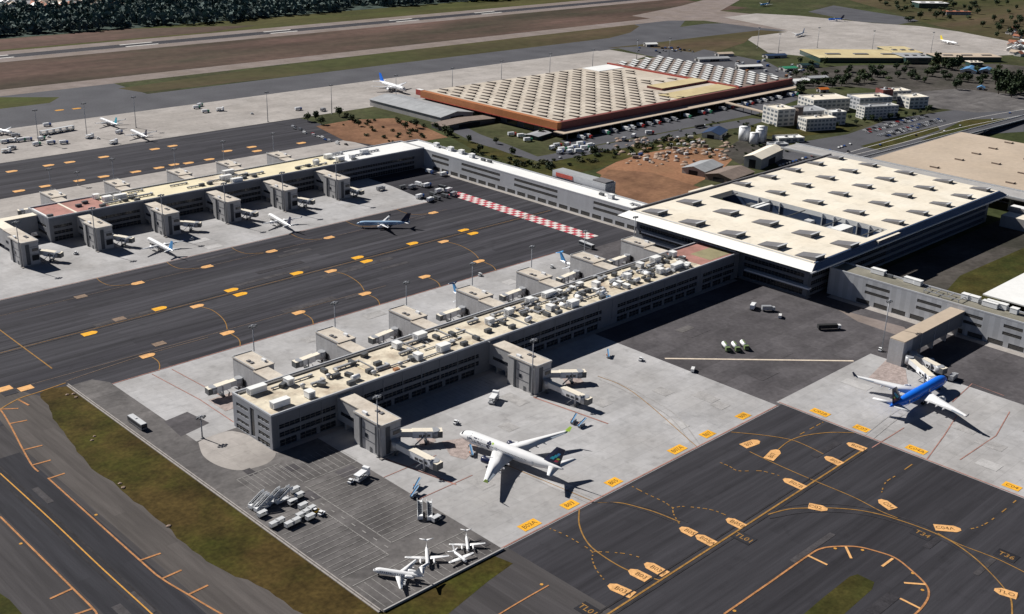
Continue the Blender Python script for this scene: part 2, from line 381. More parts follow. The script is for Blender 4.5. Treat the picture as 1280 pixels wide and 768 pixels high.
# taxiway junction at the far right, far apron
struct('shoulder_path', [Q((790,20),(850,8),(880,0),(925,0),(900,14),(985,22),(1040,33),(1000,40),(940,34),(880,26),(830,26))], Z2, 'path_pale')
struct('remote_apron', [Q((905,22),(945,17),(1000,20),(1090,29),(1150,33),(1200,40),(1262,52),(1285,68),(1200,72),(1060,76),(960,66),(935,50),(925,44),(950,42),(985,38))], Z2, 'concrete_warm')
struct('remote_taxiway', [Q((1010,15),(1042,7),(1090,15),(1155,25),(1122,31),(1070,27))], Z2, 'asphalt_road')
struct('hill_grass', [Q((1060,0),(1290,0),(1290,55),(1262,51),(1200,39),(1160,30),(1110,14))], Z1, 'grass_far')
struct('airfield_grass', [Q((760,60),(800,56),(880,46),(950,38),(985,40),(940,46),(930,54),(900,64),(865,66))], Z2, 'grass_far')
struct('vehicle_yard', [Q((770,60),(800,58),(868,66),(880,62),(960,78),(1000,100),(975,97),(880,83),(810,70))], Z2, 'asphalt_road')
# landside
struct('old_forecourt', [Q((990,88),(1060,82),(1250,80),(1290,84),(1290,122),(1200,112),(1130,116),(1060,108),(1005,112),(985,104))], Z1, 'forecourt')
struct('forest_floor', [[(300,1652),(2200,1652),(2600,2500),(300,2500)]], Z1, 'forest_floor')
land_rd = struct('access_road', [Q((560,148),(600,168),(640,183),(672,196),(760,180),(850,163),(940,148),(960,150),(935,158),(870,168),(770,187),(680,204),(640,193),(590,177),(552,158))], Z2, 'asphalt_road')
struct('truck_yard', [Q((700,176),(760,166),(860,148),(960,120),(985,112),(1000,124),(950,142),(870,158),(780,175),(720,186))], Z1, 'asphalt_road')
struct('waste_ground', [rough(Q((745,216),(770,203),(800,193),(850,184),(905,186),(915,200),(900,215),(850,240),(800,258),(788,252)),2,8)], Z1, 'soil_bare')
struct('site_yard', [rough(Q((900,190),(930,172),(975,176),(960,196),(925,206)),2,8)], Z1, 'forecourt')
struct('ploughed_ground', [Q((748,228),(760,212),(815,216),(880,236),(845,256),(800,262))], Z2, 'soil_brown')
struct('waste_ground', [Q((395,158),(440,150),(492,148),(525,156),(560,172),(520,178),(470,182),(430,176))], Z2, 'soil_brown')
struct('road_verge', [Q((560,170),(620,186),(672,205),(770,188),(870,170),(880,176),(800,192),(745,212),(690,222),(600,192))], Z1, 'grass_dry')
struct('visitor_parking', [Q((955,195),(1000,178),(1060,168),(1110,150),(1190,138),(1280,132),(1280,165),(1200,170),(1110,190),(1030,215),(985,215))], Z1, 'asphalt_road')
park = struct('car_park', [Q((1135,116),(1200,111),(1285,121),(1285,137),(1222,141),(1165,135),(1130,130))], Z2, 'asphalt_worn')
struct('road_verge', [Q((1075,183),(1150,163),(1172,158),(1175,163),(1100,188)), Q((1150,176),(1205,150),(1265,148),(1270,153),(1210,168))], Z2, 'grass_dry')
struct('courtyard_ground', [rect(641,900,60,343)], Z1, 'forecourt')
struct('courtyard_lawn', [Q((1150,400),(1200,345),(1280,310),(1285,395),(1200,385))], Z2, 'grass_dry')
struct('office_lawn', [Q((930,168),(985,172),(1060,165),(1075,158),(1000,158),(930,158))], Z2, 'grass_dry')
# ------------------------------------------------------------------ painted markings (parts of the paving they lie on)
def line(px, wd, m, par, dash=None, sm=True): return stripe('painted_line', Q(*px), wd, ZP, m, par, dash, sm)
# western taxiway
line([(0,592),(62,648.5),(125,708.5),(190,768),(230,806)], .55, 'paint_yellow', cross)
line([(60,598),(175,701),(202,723.5),(235,743.5),(277,768),(330,796)], .72, 'paint_edge', cross)
line([(0,646),(91,736),(116,761),(121,768),(126,780)], .72, 'paint_edge', cross)
line([(-20,490),(0,512),(12,530.5),(29,563),(40,582),(48,590)], .72, 'paint_edge', cross)
line([(0,512),(23,499),(50,490),(82,479)], .8, 'paint_line', cross)
line([(82,477),(175,446),(260,422)], .35, 'paint_faded', lane)
line([(-10,405),(0,413),(65,461)], .7, 'paint_line', lane)
for a,b in (((0,512),(23,511)),((12,530),(34,525.7)),((29,563),(53,557)),((40,582),(63.5,575.5)),((60,599),(81,592)),((23,500),(36,507)),((175,701),(201,692)),((202,724),(227,713)),((235,744),(260,732)),((91,736),(62.5,749)),((116,761),(90,770))):
    line([a,b], .95, 'paint_edge', cross)
# the bend
line([(690,814),(760,768),(1080,562)], .8, 'paint_line', dark)
line([(747,628.5),(775,629),(800,635),(820,641),(850,653)], .6, 'paint_line', dark)
line([(724,637),(724,656),(732.5,676),(747.5,691),(782,712),(825,726)], .6, 'paint_line', dark)
line([(960,643.5),(985,637),(1010,635.5),(1040,635.5),(1072,638),(1100,643.5),(1122,650),(1147,658.5),(1172,668.5),(1197,682),(1222,701),(1242,721),(1255,736),(1264,751),(1265,780)], .6, 'paint_line', dark)
line([(937,565),(970,580.5),(1017,601),(1066,621.5),(1100,639),(1122,648)], .5, 'paint_line', dark)
line([(1172,667),(1197,680),(1245,698.5),(1285,718)], .5, 'paint_line', dark)
line([(914,540.5),(955,544.5),(988,550),(1009,558),(1029,568)], .5, 'paint_line', dark)
line([(972,563),(986,552),(1005.5,545),(1037,541),(1068,541.5)], .5, 'paint_line', dark)
for pts in ([(790,608.5),(810,618.5),(831,628.5),(841,635),(852.5,633.5),(875,635.5),(892,638.5),(909,645)], [(841,635),(842,643),(849,655)], [(687,661),(705,668.5),(720,677),(740,690),(740,698.5),(745,712),(755,725)], [(742,690),(765,691),(784,693),(799,697)], [(900,578.5),(912,583.5),(923,589),(949,589),(964,592),(974,595)], [(1029,528),(1015,535.5),(998,544.5)], [(1147,576),(1122,593.5),(1107,603.5),(1102,616)], [(1270,626),(1255,638.5),(1237,652),(1225,658.5),(1212,662)]):
    line(pts, .55, 'paint_line', dark, dash=1.4)
line([(905,768),(960,730),(1010,695),(1027,686),(1047,683.5),(1072,684),(1097,690),(1120,698.5),(1142,716),(1157,731),(1161,742),(1157,753.5),(1144,768),(1110,795)], .8, 'paint_edge', dark)
line([(560,808),(640,758.5),(686,732)], .6, 'paint_edge', cross)
for a,b in (((1010,695),(1034,706.5)),((1057,683.5),(1064,698.5)),((1116,698.5),(1102.5,708.5)),((1157,731),(1130,729)),((1150,761),(1125,748.5))):
    line([a,b], 1.0, 'paint_pale', dark)
for p in ((1044,686),(1078,688),(1141,717),(1153,738),(677,731),(918,764),(26,680),(120,644)):
    q=P(*p); flat('reflector', [[(q.x+.7*math.cos(t*math.pi/4), q.y+.7*math.sin(t*math.pi/4)) for t in range(8)]], ZP, 'paint_yellow', dark)
def code_box(par, c, ang, ln, wd, m, txt=None, tip=0.0, tm='paint_ink', flip=False):
    """position box painted on the paving, an arrow tip at one end, black characters"""
    ca,sa=math.cos(ang),math.sin(ang)
    poly=[(-ln/2,-wd/2),(ln/2-tip,-wd/2)]+([(ln/2,-wd*.18),(ln/2,wd*.18)] if tip else [])+[(ln/2-tip,wd/2),(-ln/2,wd/2)]
    o=flat('position_box', [[(c[0]+ca*x-sa*y, c[1]+sa*x+ca*y) for x,y in poly]], ZP, m, par)
    if txt:
        a=ang+(math.pi if flip else 0); off=-tip*.5
        t=text_mesh('lettering', txt, wd*.66, tm, o, (c[0]+ca*off, c[1]+sa*off, ZT), (0,0,a), bold=.0)
    return o
for tail,tp,s,fl in (((792,745),(760,731),'B03A',1),((811,725),(786,712.5),'B03',1),((833,719),(806,704),'B03B',1),((869,669),(850,659.5),'B05',1),((893,681),(870,669),'B05A',1),((930,659.5),(908,648.5),'B05B',1),((928,558.5),(949,551),'B07',0),((960,575),(972.5,562.5),'B07',0),((1006,611),(979,598.5),'B07B',1),((1052,581),(1031,571),'B07',1),((1082,563),(1058.5,554),'B09A',1),((1010,632.5),(1035,637.5),'C02',0),((1117,637),(1099,624.5),'C04',1),((1167,659.5),(1202,662.5),'C04A',0),((1272,746),(1242,737),'TLO1',1)):
    a=P(*tail); b=P(*tp); d=b-a; ln=d.length
    code_box(dark, (a+b)/2, math.atan2(d.y,d.x), ln*.95, 4.9, 'paint_pale', s, 2.2, flip=bool(fl))
for px,s in (((930,673),'TL01'),((735,763),'TL01'),((1153,668),'T34'),((1258,695),'T36')):
    c=P(*px); o=flat('guidance_box', [[(c.x+x,c.y+y) for x,y in rect(-3.2,3.2,-4.2,4.2)]], ZP, 'asphalt_core', dark)
    text_mesh('lettering', s, 4.0, 'paint_line', o, (c.x,c.y,ZT), (0,0,-math.pi/2), bold=.02)
for x,s in ((290,'B03A'),(313.8,'B03'),(341.7,'B05'),(386.3,'B07A'),(409.2,'B07'),(438.1,'B09')):
    code_box(concS, (x,277), 0, 9.5 if len(s)>3 else 7.5, 5, 'paint_bright', s)
for y,s in ((253.7,'C02B'),(231,'C02'),(202.6,'C04A'),(157.6,'C04')):
    code_box(concR, (470.3,y), -math.pi/2, 9.5 if len(s)>3 else 7.5, 5, 'paint_bright', s)
# middle taxilane
stripe('painted_line', [(60,583),(620,583)], .35, ZP, 'paint_line', lane)
stripe('painted_line', [(180,535),(420,533)], .3, ZP, 'paint_faded', lane)
stripe('painted_line', [(100,635),(560,635)], .25, ZP, 'paint_faded', lane)
for x,y in ((247.9,578.2),(295.3,587.6),(343.4,587.6),(343.6,577.8),(391.2,587.6),(439.7,587.6),(439.7,577.8),(487.2,587.6),(535.2,587.6),(535.2,577.8)):
    code_box(lane, (x,y), 0, 8.5, 5, 'paint_bright', None, 1.8)
for x,y in [(x,635) for x in (305.8,354,402.9,450.2,498,546.2)]+[(x,577) for x in (313.8,410.3,506.5)]+[(x,530) for x in (257.1,305.5,353.1,401.7,449.5,497)]:
    code_box(lane, (x,y), math.pi if y==635 else 0, 8, 4.6, 'paint_pale', None, 1.8)
for x,y in ((269.5,635.2),(270,587.6),(269.4,540.5)): code_box(lane, (x,y), 0, 7, 5, 'paint_faded')
for dx,dy,m in ((-4,3,'paint_pale'),(4,3,'asphalt_dark'),(-4,-3,'asphalt_dark'),(4,-3,'paint_pale')): flat('worn_patch', [rect(189+dx-3.4,189+dx+3.4,535.4+dy-2.6,535.4+dy+2.6)], ZP, m, lane)
base=Q((252,384),(265,388),(276,396),(282,404),(284,412)); end=Q((289,418),(297,423),(300,428),(300,433.5))
for k in range(3): stripe('painted_line', [(x+96.3*k,y) for x,y in base], .5, ZP, 'paint_line', lane)
for k in range(-1,5): stripe('painted_line', [(x+48*k,y) for x,y in end], .5, ZP, 'paint_line', lane)
for k in range(6):
    stripe('painted_line', [(301+48*k,635.5),(292+48*k,641),(290+48*k,650),(291+48*k,659)], .4, ZP, 'paint_line', lane)
# north lane
for px in ((24,239),(57,233),(99.5,226),(130,221),(170,215),(15,214.5),(61,207),(87.5,203),(130,196.5),(199,210),(236,204),(262,199.5),(315,184),(321.6,189),(284.5,189),(216,182.7),(193.7,186.6),(377,179),(74.5,138),(96,136),(218,206)):
    code_box(lane, P(*px), 0, 9, 5.5, 'paint_pale' if px[1]>150 else 'paint_yellow', None, 1.8)
# red and white chequered no-go strip
ck=MB(); n=38
for i in range(n):
    for j in range(3):
        x0=588.6+j*4.1; y0=516+i*3.95
        ck.face([(x0,y0,ZP),(x0+4.1,y0,ZP),(x0+4.1,y0+3.95,ZP),(x0,y0+3.95,ZP)], 'paint_red' if (i+j)%2 else 'paint_white')
o=ck.build('chequered_strip', lane)
# long pale line in the yard, red edge lines, red standing zones
stripe('painted_line', [(464,346.2),(540.4,275.9)], 1.5, ZP, 'paint_cream', yard)
stripe('painted_line', [(270,272.4),(461,272.4)], .7, ZP, 'paint_redline', concS)
stripe('painted_line', [(464.8,274),(464.8,40)], .7, ZP, 'paint_redline', concR)
stripe('painted_line', [(227,509.5),(553,509.5)], .6, ZP, 'paint_redline', concN)
stripe('painted_line', [(100,659.8),(563,659.8)], .5, ZP, 'paint_redline', concF)
flat('standing_zone', [Q((563,570),(552,552),(580,548),(600,556),(582,575)), Q((517,545),(540,540),(545,552),(528,560)), Q((700,470),(716,462),(730,478),(712,486)), Q((1082,476),(1108,450),(1132,462),(1135,482),(1105,484))], Z3, 'paint_redzone', concS)
for k in range(7):
    x=256+49.5*k; flat('standing_zone', [rect(x-3,x+16,446,462)], Z3, 'paint_redzone', concN)
for pts in ([(476,572),(570,606)], [(667,497),(760,530)]): stripe('painted_line', Q(*pts), .9, ZP, 'paint_redline', concS)
for pts in ([(1190,503),(1215,480),(1255,495)], [(1200,575),(1245,545),(1262,515)], [(1158,575),(1180,545),(1196,520)], [(1090,560),(1130,535)]): stripe('painted_line', Q(*pts), .5, ZP, 'paint_redline', concR, smooth=False)
for y in (346,322): stripe('painted_line', [(270,y),(300,y)], .4, ZP, 'paint_redline', concS)
for pts in ([(190,468),(250,500),(292,528)], [(215,462),(280,497)]): stripe('painted_line', Q(*pts), .5, ZP, 'paint_redline', concN, smooth=False)
stripe('painted_line', [(323,272),(316,330)], .4, ZP, 'paint_line', concS)
stripe('painted_line', [(395,272),(418,330),(419,355)], .4, ZP, 'paint_line', concS)
# equipment parking stalls
ln=MB()
def seg(x0,y0,x1,y1,wd=.28):
    d=Vector((x1-x0,y1-y0)).normalized(); nx,ny=-d.y*wd/2,d.x*wd/2
    ln.face([(x0+nx,y0+ny,ZP),(x1+nx,y1+ny,ZP),(x1-nx,y1-ny,ZP),(x0-nx,y0-ny,ZP)], 'paint_faint')
for i in range(20):
    y=300+i*3.35
    if y<368: seg(212,y,234.5,y)
    if 305<y<362: seg(240.5,y,267,y)
for i in range(16): seg(213+i*3.5,273,213+i*3.5,290)
for i in range(10): seg(242+i*3.2,366,242+i*3.2,384)
for i in range(9): seg(222+i*2.6,372,222+i*2.6,386)
for i in range(26): seg(300+i*2.9,384,300+i*2.9,393.5)
seg(234.5,298,234.5,368,.4); seg(240.5,304,240.5,362,.4); seg(212,291,268,291,.4); seg(212,298,234.5,298,.4); seg(240.5,304,267,304,.4); seg(242,365,270,365,.4); seg(222,386,244,386,.4)
for i in range(9): seg(237.4,302+i*7,237.4,304.5+i*7,.5)
ln.build('stall_lines', gse)
# paint on the roads behind
for pts in ([(985,213),(1100,186),(1200,160),(1285,143)], [(1010,205),(1110,177),(1200,152),(1285,136)]): stripe('lane_line', Q(*pts), .7, ZP, 'paint_white', land_rd)

# repairs, rubber and wear
rnd=random.Random(11)
def patches(par, n, x0,x1,y0,y1, mats, lx, ly, z):
    for i in range(n):
        x=rnd.uniform(x0,x1); y=rnd.uniform(y0,y1); a=rnd.uniform(*lx); b=rnd.uniform(*ly)
        flat('repair_patch', [rect(x,x+a,y,y+b)], z, rnd.choice(mats), par)
patches(lane, 12, 190,540,515,650, ['patch_old','patch_new'], (10,60), (2,6), Z3)
patches(dark, 7, 275,430,120,262, ['patch_old','patch_new'], (8,40), (2,5), Z3)
patches(cross, 6, 100,160,240,460, ['patch_old','patch_new'], (2,5), (10,40), Z3)
patches(yard, 5, 470,580,282,370, ['asphalt_yard','asphalt_worn'], (8,26), (5,12), Z3)
patches(gse, 5, 212,262,275,385, ['patch_old','asphalt_yard'], (3,12), (3,9), Z3)
patches(concS, 9, 275,445,285,380, ['patch_slab','tyre_faint','tyre_faint'], (7.4,7.5), (7.4,15), Z3)
patches(concN, 9, 232,540,435,500, ['patch_slab','tyre_faint','tyre_faint'], (7.4,15), (7.4,7.5), Z3)
patches(concR, 9, 470,545,60,262, ['patch_slab','tyre_faint','tyre_faint'], (7.4,7.5), (7.4,15), Z3)
patches(concF, 9, 240,550,662,735, ['patch_slab','tyre_faint','tyre_faint'], (7.4,15), (7.4,7.5), Z3)
for off in (-2.2,2.2):
    stripe('tyre_track', [(60,583+off),(300,583.5+off),(620,583+off)], .8, ZP-.008, 'tyre_mark', lane)
    stripe('tyre_track', [(240,217+off),(350,218+off),(452,220+off)], .8, ZP-.008, 'tyre_mark', dark)
    stripe('tyre_track', [(150+off,470),(150+off,300),(150+off,100)], .8, ZP-.008, 'tyre_mark', cross)
    stripe('tyre_track', [(323+off,272),(320+off,300),(316.5+off,335)], .7, ZP-.008, 'tyre_faint', concS)
    stripe('tyre_track', [(395+off,272),(412+off,300),(418+off,330),(419+off,352)], .7, ZP-.008, 'tyre_faint', concS)
    stripe('tyre_track', [(464,224+off),(500,227+off),(545,226+off)], .7, ZP-.008, 'tyre_faint', concR)
    stripe('tyre_track', [(x+off,y-off) for x,y in Q((747,628.5),(775,629),(800,635),(820,641),(850,653))], .6, ZP-.008, 'patch_new', dark)
    stripe('tyre_track', [(x+off,y+off) for x,y in Q((960,643.5),(1010,635.5),(1072,638),(1122,650),(1172,668.5),(1222,701),(1255,736))], .6, ZP-.008, 'patch_new', dark)
# ------------------------------------------------------------------ buildings
def PX(c, x, y):
    d = AF + AR*((x-640)/CAM_F) - AU*((y-384)/CAM_F); t=c/d.x
    return Vector((c, d.y*t, CAM_H+d.z*t))
def facade(par, side, plane, u0, u1, z0, z1, opens, m, th=.45, fins=0, name='cladding'):
    """cladding with real openings; side W/S/E/N; opens: (u0,u1,z0,z1)"""
    us=sorted({u0,u1,*[min(max(o[0],u0),u1) for o in opens],*[min(max(o[1],u0),u1) for o in opens]})
    zs=sorted({z0,z1,*[o[2] for o in opens],*[o[3] for o in opens]})
    b=MB()
    def put(mb,a0,a1,h0,h1,mm,d0=0,d1=th):
        if side=='W': mb.box(plane+d0,plane+d1,a0,a1,h0,h1,mm)
        elif side=='E': mb.box(plane-d1,plane-d0,a0,a1,h0,h1,mm)
        elif side=='S': mb.box(a0,a1,plane+d0,plane+d1,h0,h1,mm)
        else: mb.box(a0,a1,plane-d1,plane-d0,h0,h1,mm)
    for za,zb in zip(zs,zs[1:]):
        run=None
        for ua,ub in zip(us,us[1:]):
            hole=any(o[0]<=ua+1e-6 and o[1]>=ub-1e-6 and o[2]<=za+1e-6 and o[3]>=zb-1e-6 for o in opens)
            if hole:
                if run: put(b,run[0],run[1],za,zb,m); run=None
            else: run=(run[0],ub) if run else (ua,ub)
        if run: put(b,run[0],run[1],za,zb,m)
    o=b.build(name,par)
    if not fins and opens:
        mu=MB()
        for k in opens:
            n=int((k[1]-k[0])/2.6)
            for i in range(1,n): u=k[0]+i*(k[1]-k[0])/n; put(mu,u-.09,u+.09,k[2],k[3],'louvre',.12,th-.02)
            if k[3]-k[2]>1.4 and k[1]-k[0]>5: put(mu,k[0],k[1],(k[2]+k[3])/2-.08,(k[2]+k[3])/2+.08,'louvre',.14,th-.03)
        if mu.v: mu.build('window_mullions',par)['kind']='stuff'
    if fins:
        for k in opens:
            f=MB(); n=max(2,int((k[3]-k[2])/fins))
            for i in range(n):
                h=k[2]+(i+.5)*(k[3]-k[2])/n; put(f,k[0],k[1],h-.12,h+.12,'louvre',.1,th-.05)
            f.build('louvre',par)
    return o
def shell(name, label, cat, x0,x1,y0,y1,h, opW=(), opS=(), opE=(), opN=(), wall='cladding', roof='roof_pier', core='glass', fins=0, parapet=.9, cl=.45, z0=0, rim=None, south=None):
    t=thing(name,label,cat,(0,0,0))
    MB().box(x0+cl,x1-cl,y0+cl,y1-cl,z0,h-.5,core).build('core_wall',t)
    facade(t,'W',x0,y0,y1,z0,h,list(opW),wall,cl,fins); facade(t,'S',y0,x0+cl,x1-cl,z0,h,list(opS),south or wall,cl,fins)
    facade(t,'E',x1,y0,y1,z0,h,list(opE),wall,cl); facade(t,'N',y1,x0+cl,x1-cl,z0,h,list(opN),wall,cl)
    MB().box(x0+cl,x1-cl,y0+cl,y1-cl,h-.5,h-.05,roof).build('roof',t)
    if parapet:
        r=rim or wall; w=.7
        for a in ((x0-.06,x0+w,y0-.06,y1+.06),(x1-w,x1+.06,y0-.06,y1+.06),(x0+w,x1-w,y0-.06,y0+w),(x0+w,x1-w,y1-w,y1+.06)):
            MB().box(*a,h+.003,h+parapet,r).build('parapet',t)
    return t
# --- near pier
PX0,PX1,PY0,PY1,PH = 248,603.9,398,430,16.6
oS=[]
for a,b in ((252,283),(296,374),(392,470),(484,560),(566,600)):
    oS += [(a,b,5,7.4),(a,b,9.2,11.4)]
    k=a
    while k+6<b: oS.append((k,min(k+9,b),.3,3.6)); k+=11
oW=[(412,415.5,1,15.2)]+[(417,427,z,z+1.6) for z in (4,8,12)]+[(400,409,z,z+1.8) for z in (4.5,8.5,12)]+[(400,410,.2,2.6),(417,428,.2,2.4)]
pier=shell('pier_building','long grey pier with cluttered tan roof, its shaded side towards the large white airliner','building',PX0,PX1,PY0,PY1,PH,opW=oW,opS=oS,fins=0,wall='cladding_pier_shade',rim='cladding',south='facade_shade')
b=MB(); b.box(566,603,399,429,PH-.05,PH+.02,'roof_red'); b.build('roof_patch',pier)
b=MB(); b.box(578,603,402,418,PH+.02,PH+.09,'roof_olive'); b.build('roof_patch',pier)
b=MB(); b.box(250,566,427.2,428.6,PH-.05,PH+.6,'louvre'); b.build('cable_tray',pier)
for x in (310,372,420,470,520): MB().box(x,x+.5,399,427,PH-.05,PH+.25,'roof_pier_yellow').build('roof_joint',pier)
for x in range(251,600,12): MB().box(x,x+.5,397.8,398,3.7,15.6,'cladding_shade').build('facade_mullion',pier)
# --- far pier
oS=[]
for a,b in ((303,316),(330,366),(380,416),(430,466),(480,516),(530,620)):
    oS += [(a,b,5,7.2),(a,b,9.2,11.2),(a,b,.3,3.4)]
far=shell('pier_building','long grey pier with reddish roof at its open end and yellow roof panels beyond','building',300,631,745,777,PH,opW=[(750,772,4,6),(750,772,9,11)],opS=oS,roof='roof_pier_yellow',wall='cladding_pier_shade',rim='cladding',south='facade_shade')
MB().box(301,346,746,776,PH-.05,PH+.03,'roof_red').build('roof_patch',far)
MB().box(301,302.5,747,775,PH+.03,PH+.3,'roof_white').build('roof_joint',far)
MB().box(320,321.5,746,776,PH+.03,PH+.4,'roof_cream').build('roof_joint',far)
MB().box(548,630,746,776,PH-.05,PH+.05,'roof_white').build('roof_patch',far)
MB().box(430,470,746,776,PH-.05,PH+.03,'roof_pier').build('roof_patch',far)
# --- connector
def bandY(plane,*pp): return [sorted((PX(plane,*a).y,PX(plane,*b).y)) for a,b in pp]
ops=[]
for a,b in bandY(631,((540,191),(561,199)),((577,201),(625,218)),((643,222),(697,239)),((742,251),(788,266))):
    ops += [(a,b,11.2,13.4),(a,b,6.8,9.0)]
k=506
while k<735: ops.append((k,k+9,.2,3.3)); k+=11.5
conn=shell('connector_building','white roofed connector building with paired louvre bands and chequered strip in front','building',631,650,492.6,777,15.2,opW=ops,roof='roof_white',fins=.55,core='dark_void')
t=thing('rooftop_block','grey block with a reddish band rising over the white connector roof','building',(0,0,0))
b=MB(); b.box(652,664,556,612,0,21,'cladding',top='roof_grey'); b.build('wall',t)
MB().box(651.7,651.99,580,611,12,16,'dark_void').build('window',t)
MB().box(651.7,651.99,590,608,17,20,'red_trim').build('sign_band',t)
MB().box(653,663,557,570,21.002,22,'hood_grey').build('roof_unit',t)
# --- main terminal
term=thing('terminal_building','huge terminal hall under a cream roof studded with grey skylight hoods','building',(0,0,0))
b=MB(); b.box(607.6,678,349,486,0,20.6,'glass'); b.box(707,862,349,486,0,20.6,'navy'); b.box(678,707,349,486,0,15,'dark_void','steel_dark'); b.build('core_wall',term)
oW=[]
for a,c in ((351,396),(432,484)):
    oW += [(a,c,1.0,4.6),(a,c,8,10.6),(a,c,12.4,15),(a,c,16.8,19.6)]
facade(term,'W',607,348,398,0,20.6,[o for o in oW if o[0]<398],'cladding_shade',.6)
facade(term,'W',607,430,487,0,20.6,[o for o in oW if o[0]>398],'cladding_shade',.6)
facade(term,'W',607,398.01,429.99,0,20.6,[],'cladding_shade',.6)
oS=[]
for z in (1.5,6.5,11.5,16): oS.append((612,858,z,z+2.8))
facade(term,'S',348.4,607.6,862,0,20.6,oS,'cladding_shade',.6)
for y0,y1,z in ((345,393,6.4),(432,480,10.8),(434,480,5.6)): MB().box(603.9,607,y0,y1,z,z+.9,'white_metal').build('ledge',term)
def slab(x0,x1,y0,y1,W,S,E,N,zt,zb,name):
    b=MB(); T=[(x0,y0,zt),(x1,y0,zt),(x1,y1,zt),(x0,y1,zt)]; B=[(x0-W,y0-S,zb),(x1+E,y0-S,zb),(x1+E,y1+N,zb),(x0-W,y1+N,zb)]
    b.face(T,'roof_cream'); b.face(B[::-1],'cladding_shade')
    for i,m in ((0,'navy'),(1,'roof_white'),(2,'roof_white'),(3,'roof_white')):  # south fascia: navy paints in its shade, the other sides stay white
        j=(i+1)%4; b.face([B[i],B[j],T[j],T[i]],m)
    return b.build(name,term)
slab(604,678,343,492,6.5,2.2,0,5,24,20.6,'roof')
slab(707,868,343,492,0,2.2,7,5,24,20.6,'roof')
MB().box(678,707,340.8,350,20.6,23.98,'roof_cream',sth='navy').build('roof_link',term); MB().box(678,707,478,497,20.6,23.98,'roof_cream').build('roof_link',term)
MB().beam((597,340.6,20.4),(875,340.6,20.4),.7,.45,'galv').build('eaves_trim',term)
MB().box(605,867,343.2,344.6,24,24.5,'navy').build('gutter',term)
MB().box(605,606.2,346,491,24,24.35,'galv').build('gutter',term)
MB().box(604.5,868,490.6,491.8,24,25.2,'hood_grey').build('gutter',term)
# frames, ducts and tie bars in the roof slot
for i in range(9):
    y=354+i*9.2+(26 if i>5 else 0); MB().box(706.3,706.95,y,y+.7,15,23.6,'galv').build('frame_post',term)
for i in range(5):
    y=356+i*29; MB().box(678.1,706.2,y,y+.5,22.6,23.2,'steel_dark').build('tie_beam',term)
for i in range(14):
    y=358+random.random()*112; x=685+random.random()*10; h=16+random.random()*5
    MB().box(x,x+3+random.random()*4,y,y+2+random.random()*7,15,h,random.choice(['galv','steel_dark','equip_blue','cladding','hood_grey'])).build('plant_unit',term)
MB().box(683,700,372,380,15,22.5,'cladding','roof_white').build('plant_unit',term)
MB().box(684,701,440,446,15,22.9,'cladding','roof_white').build('plant_unit',term)
def hood(big):
    b=MB(); L,Wd,H=(7.6,5.2,2.6) if big else (6.8,3.5,2.3)
    # ramped hood: low at +y, open louvred face at -y
    x0,x1,y0,y1=-Wd,Wd,-L,L
    v=[(x0,y0,0),(x1,y0,0),(x1,y1,0),(x0,y1,0),(x0,y0,H),(x1,y0,H),(x1,y1,.35),(x0,y1,.35)]
    for f,m in (((4,5,6,7),'hood_grey'),((0,1,5,4),'steel_dark'),((1,2,6,5),'hood_grey'),((2,3,7,6),'hood_grey'),((3,0,4,7),'hood_grey')): b.face([v[i] for i in f],m)
    b.box(x0-.4,x1+.4,y0-.7,y0+.8,H,H+.22,'galv')
    return b
hm=None
for big,xs,ys in ((1,(614,653),(351.6,380.8,412.4,445,477.5)),(0,(725.5,760.5,795,829,860.5),(356.8,387,420.3,452.5,483.5))):
    hm=None
    for x in xs:
        for y in ys:
            if big and x==614 and y<352: y=353
            if hm is None: hm=hood(big).build('skylight_hood',term,(x,y,24)); o=hm
            else:
                o=hm.copy(); col.objects.link(o); o.parent=term; o.location=(x,y,24)
# --- right wing with its fixed walkway
ops=[]
for a,b in bandY(624,((1082,357),(1112,367)),((1146,378),(1176,388)),((1255,405),(1279,413)),((1205,394),(1228,402))):
    ops += [(a,b,11.6,13.6),(a,b,7.2,9.2)]
k=-10
while k<325: ops.append((k,k+9,.2,3.2)); k+=12
wing=shell('wing_building','lower grey wing running off beside the blue airliner, dull grey brown roof','building',624,641,-20,343.5,PH,opW=ops,roof='roof_wing',fins=.55,core='dark_void')
t=thing('boarding_walkway','raised enclosed walkway from the grey wing to the blue airliner stand','walkway',(0,0,0))
facade(t,'S',255,554,623.9,5,14,[],'cladding_shade',.3,name='wall'); MB().box(554,623.9,255.3,263,5,13.9,'tower_wall').build('corridor',t)
MB().box(553.2,623.9,254.6,263.4,14.003,14.5,'roof_tan').build('roof',t)
MB().box(553,563,254.8,263.3,0,13.95,'tower_wall').build('tower',t)
for x in (575,590,606,620): MB().box(x,x+1.2,255.6,262.6,0,5,'concrete_wall').build('column',t)
for x in (557,573,589,605): MB().box(x,x+.5,254.7,255,5,13.9,'steel').build('facade_rib',t)
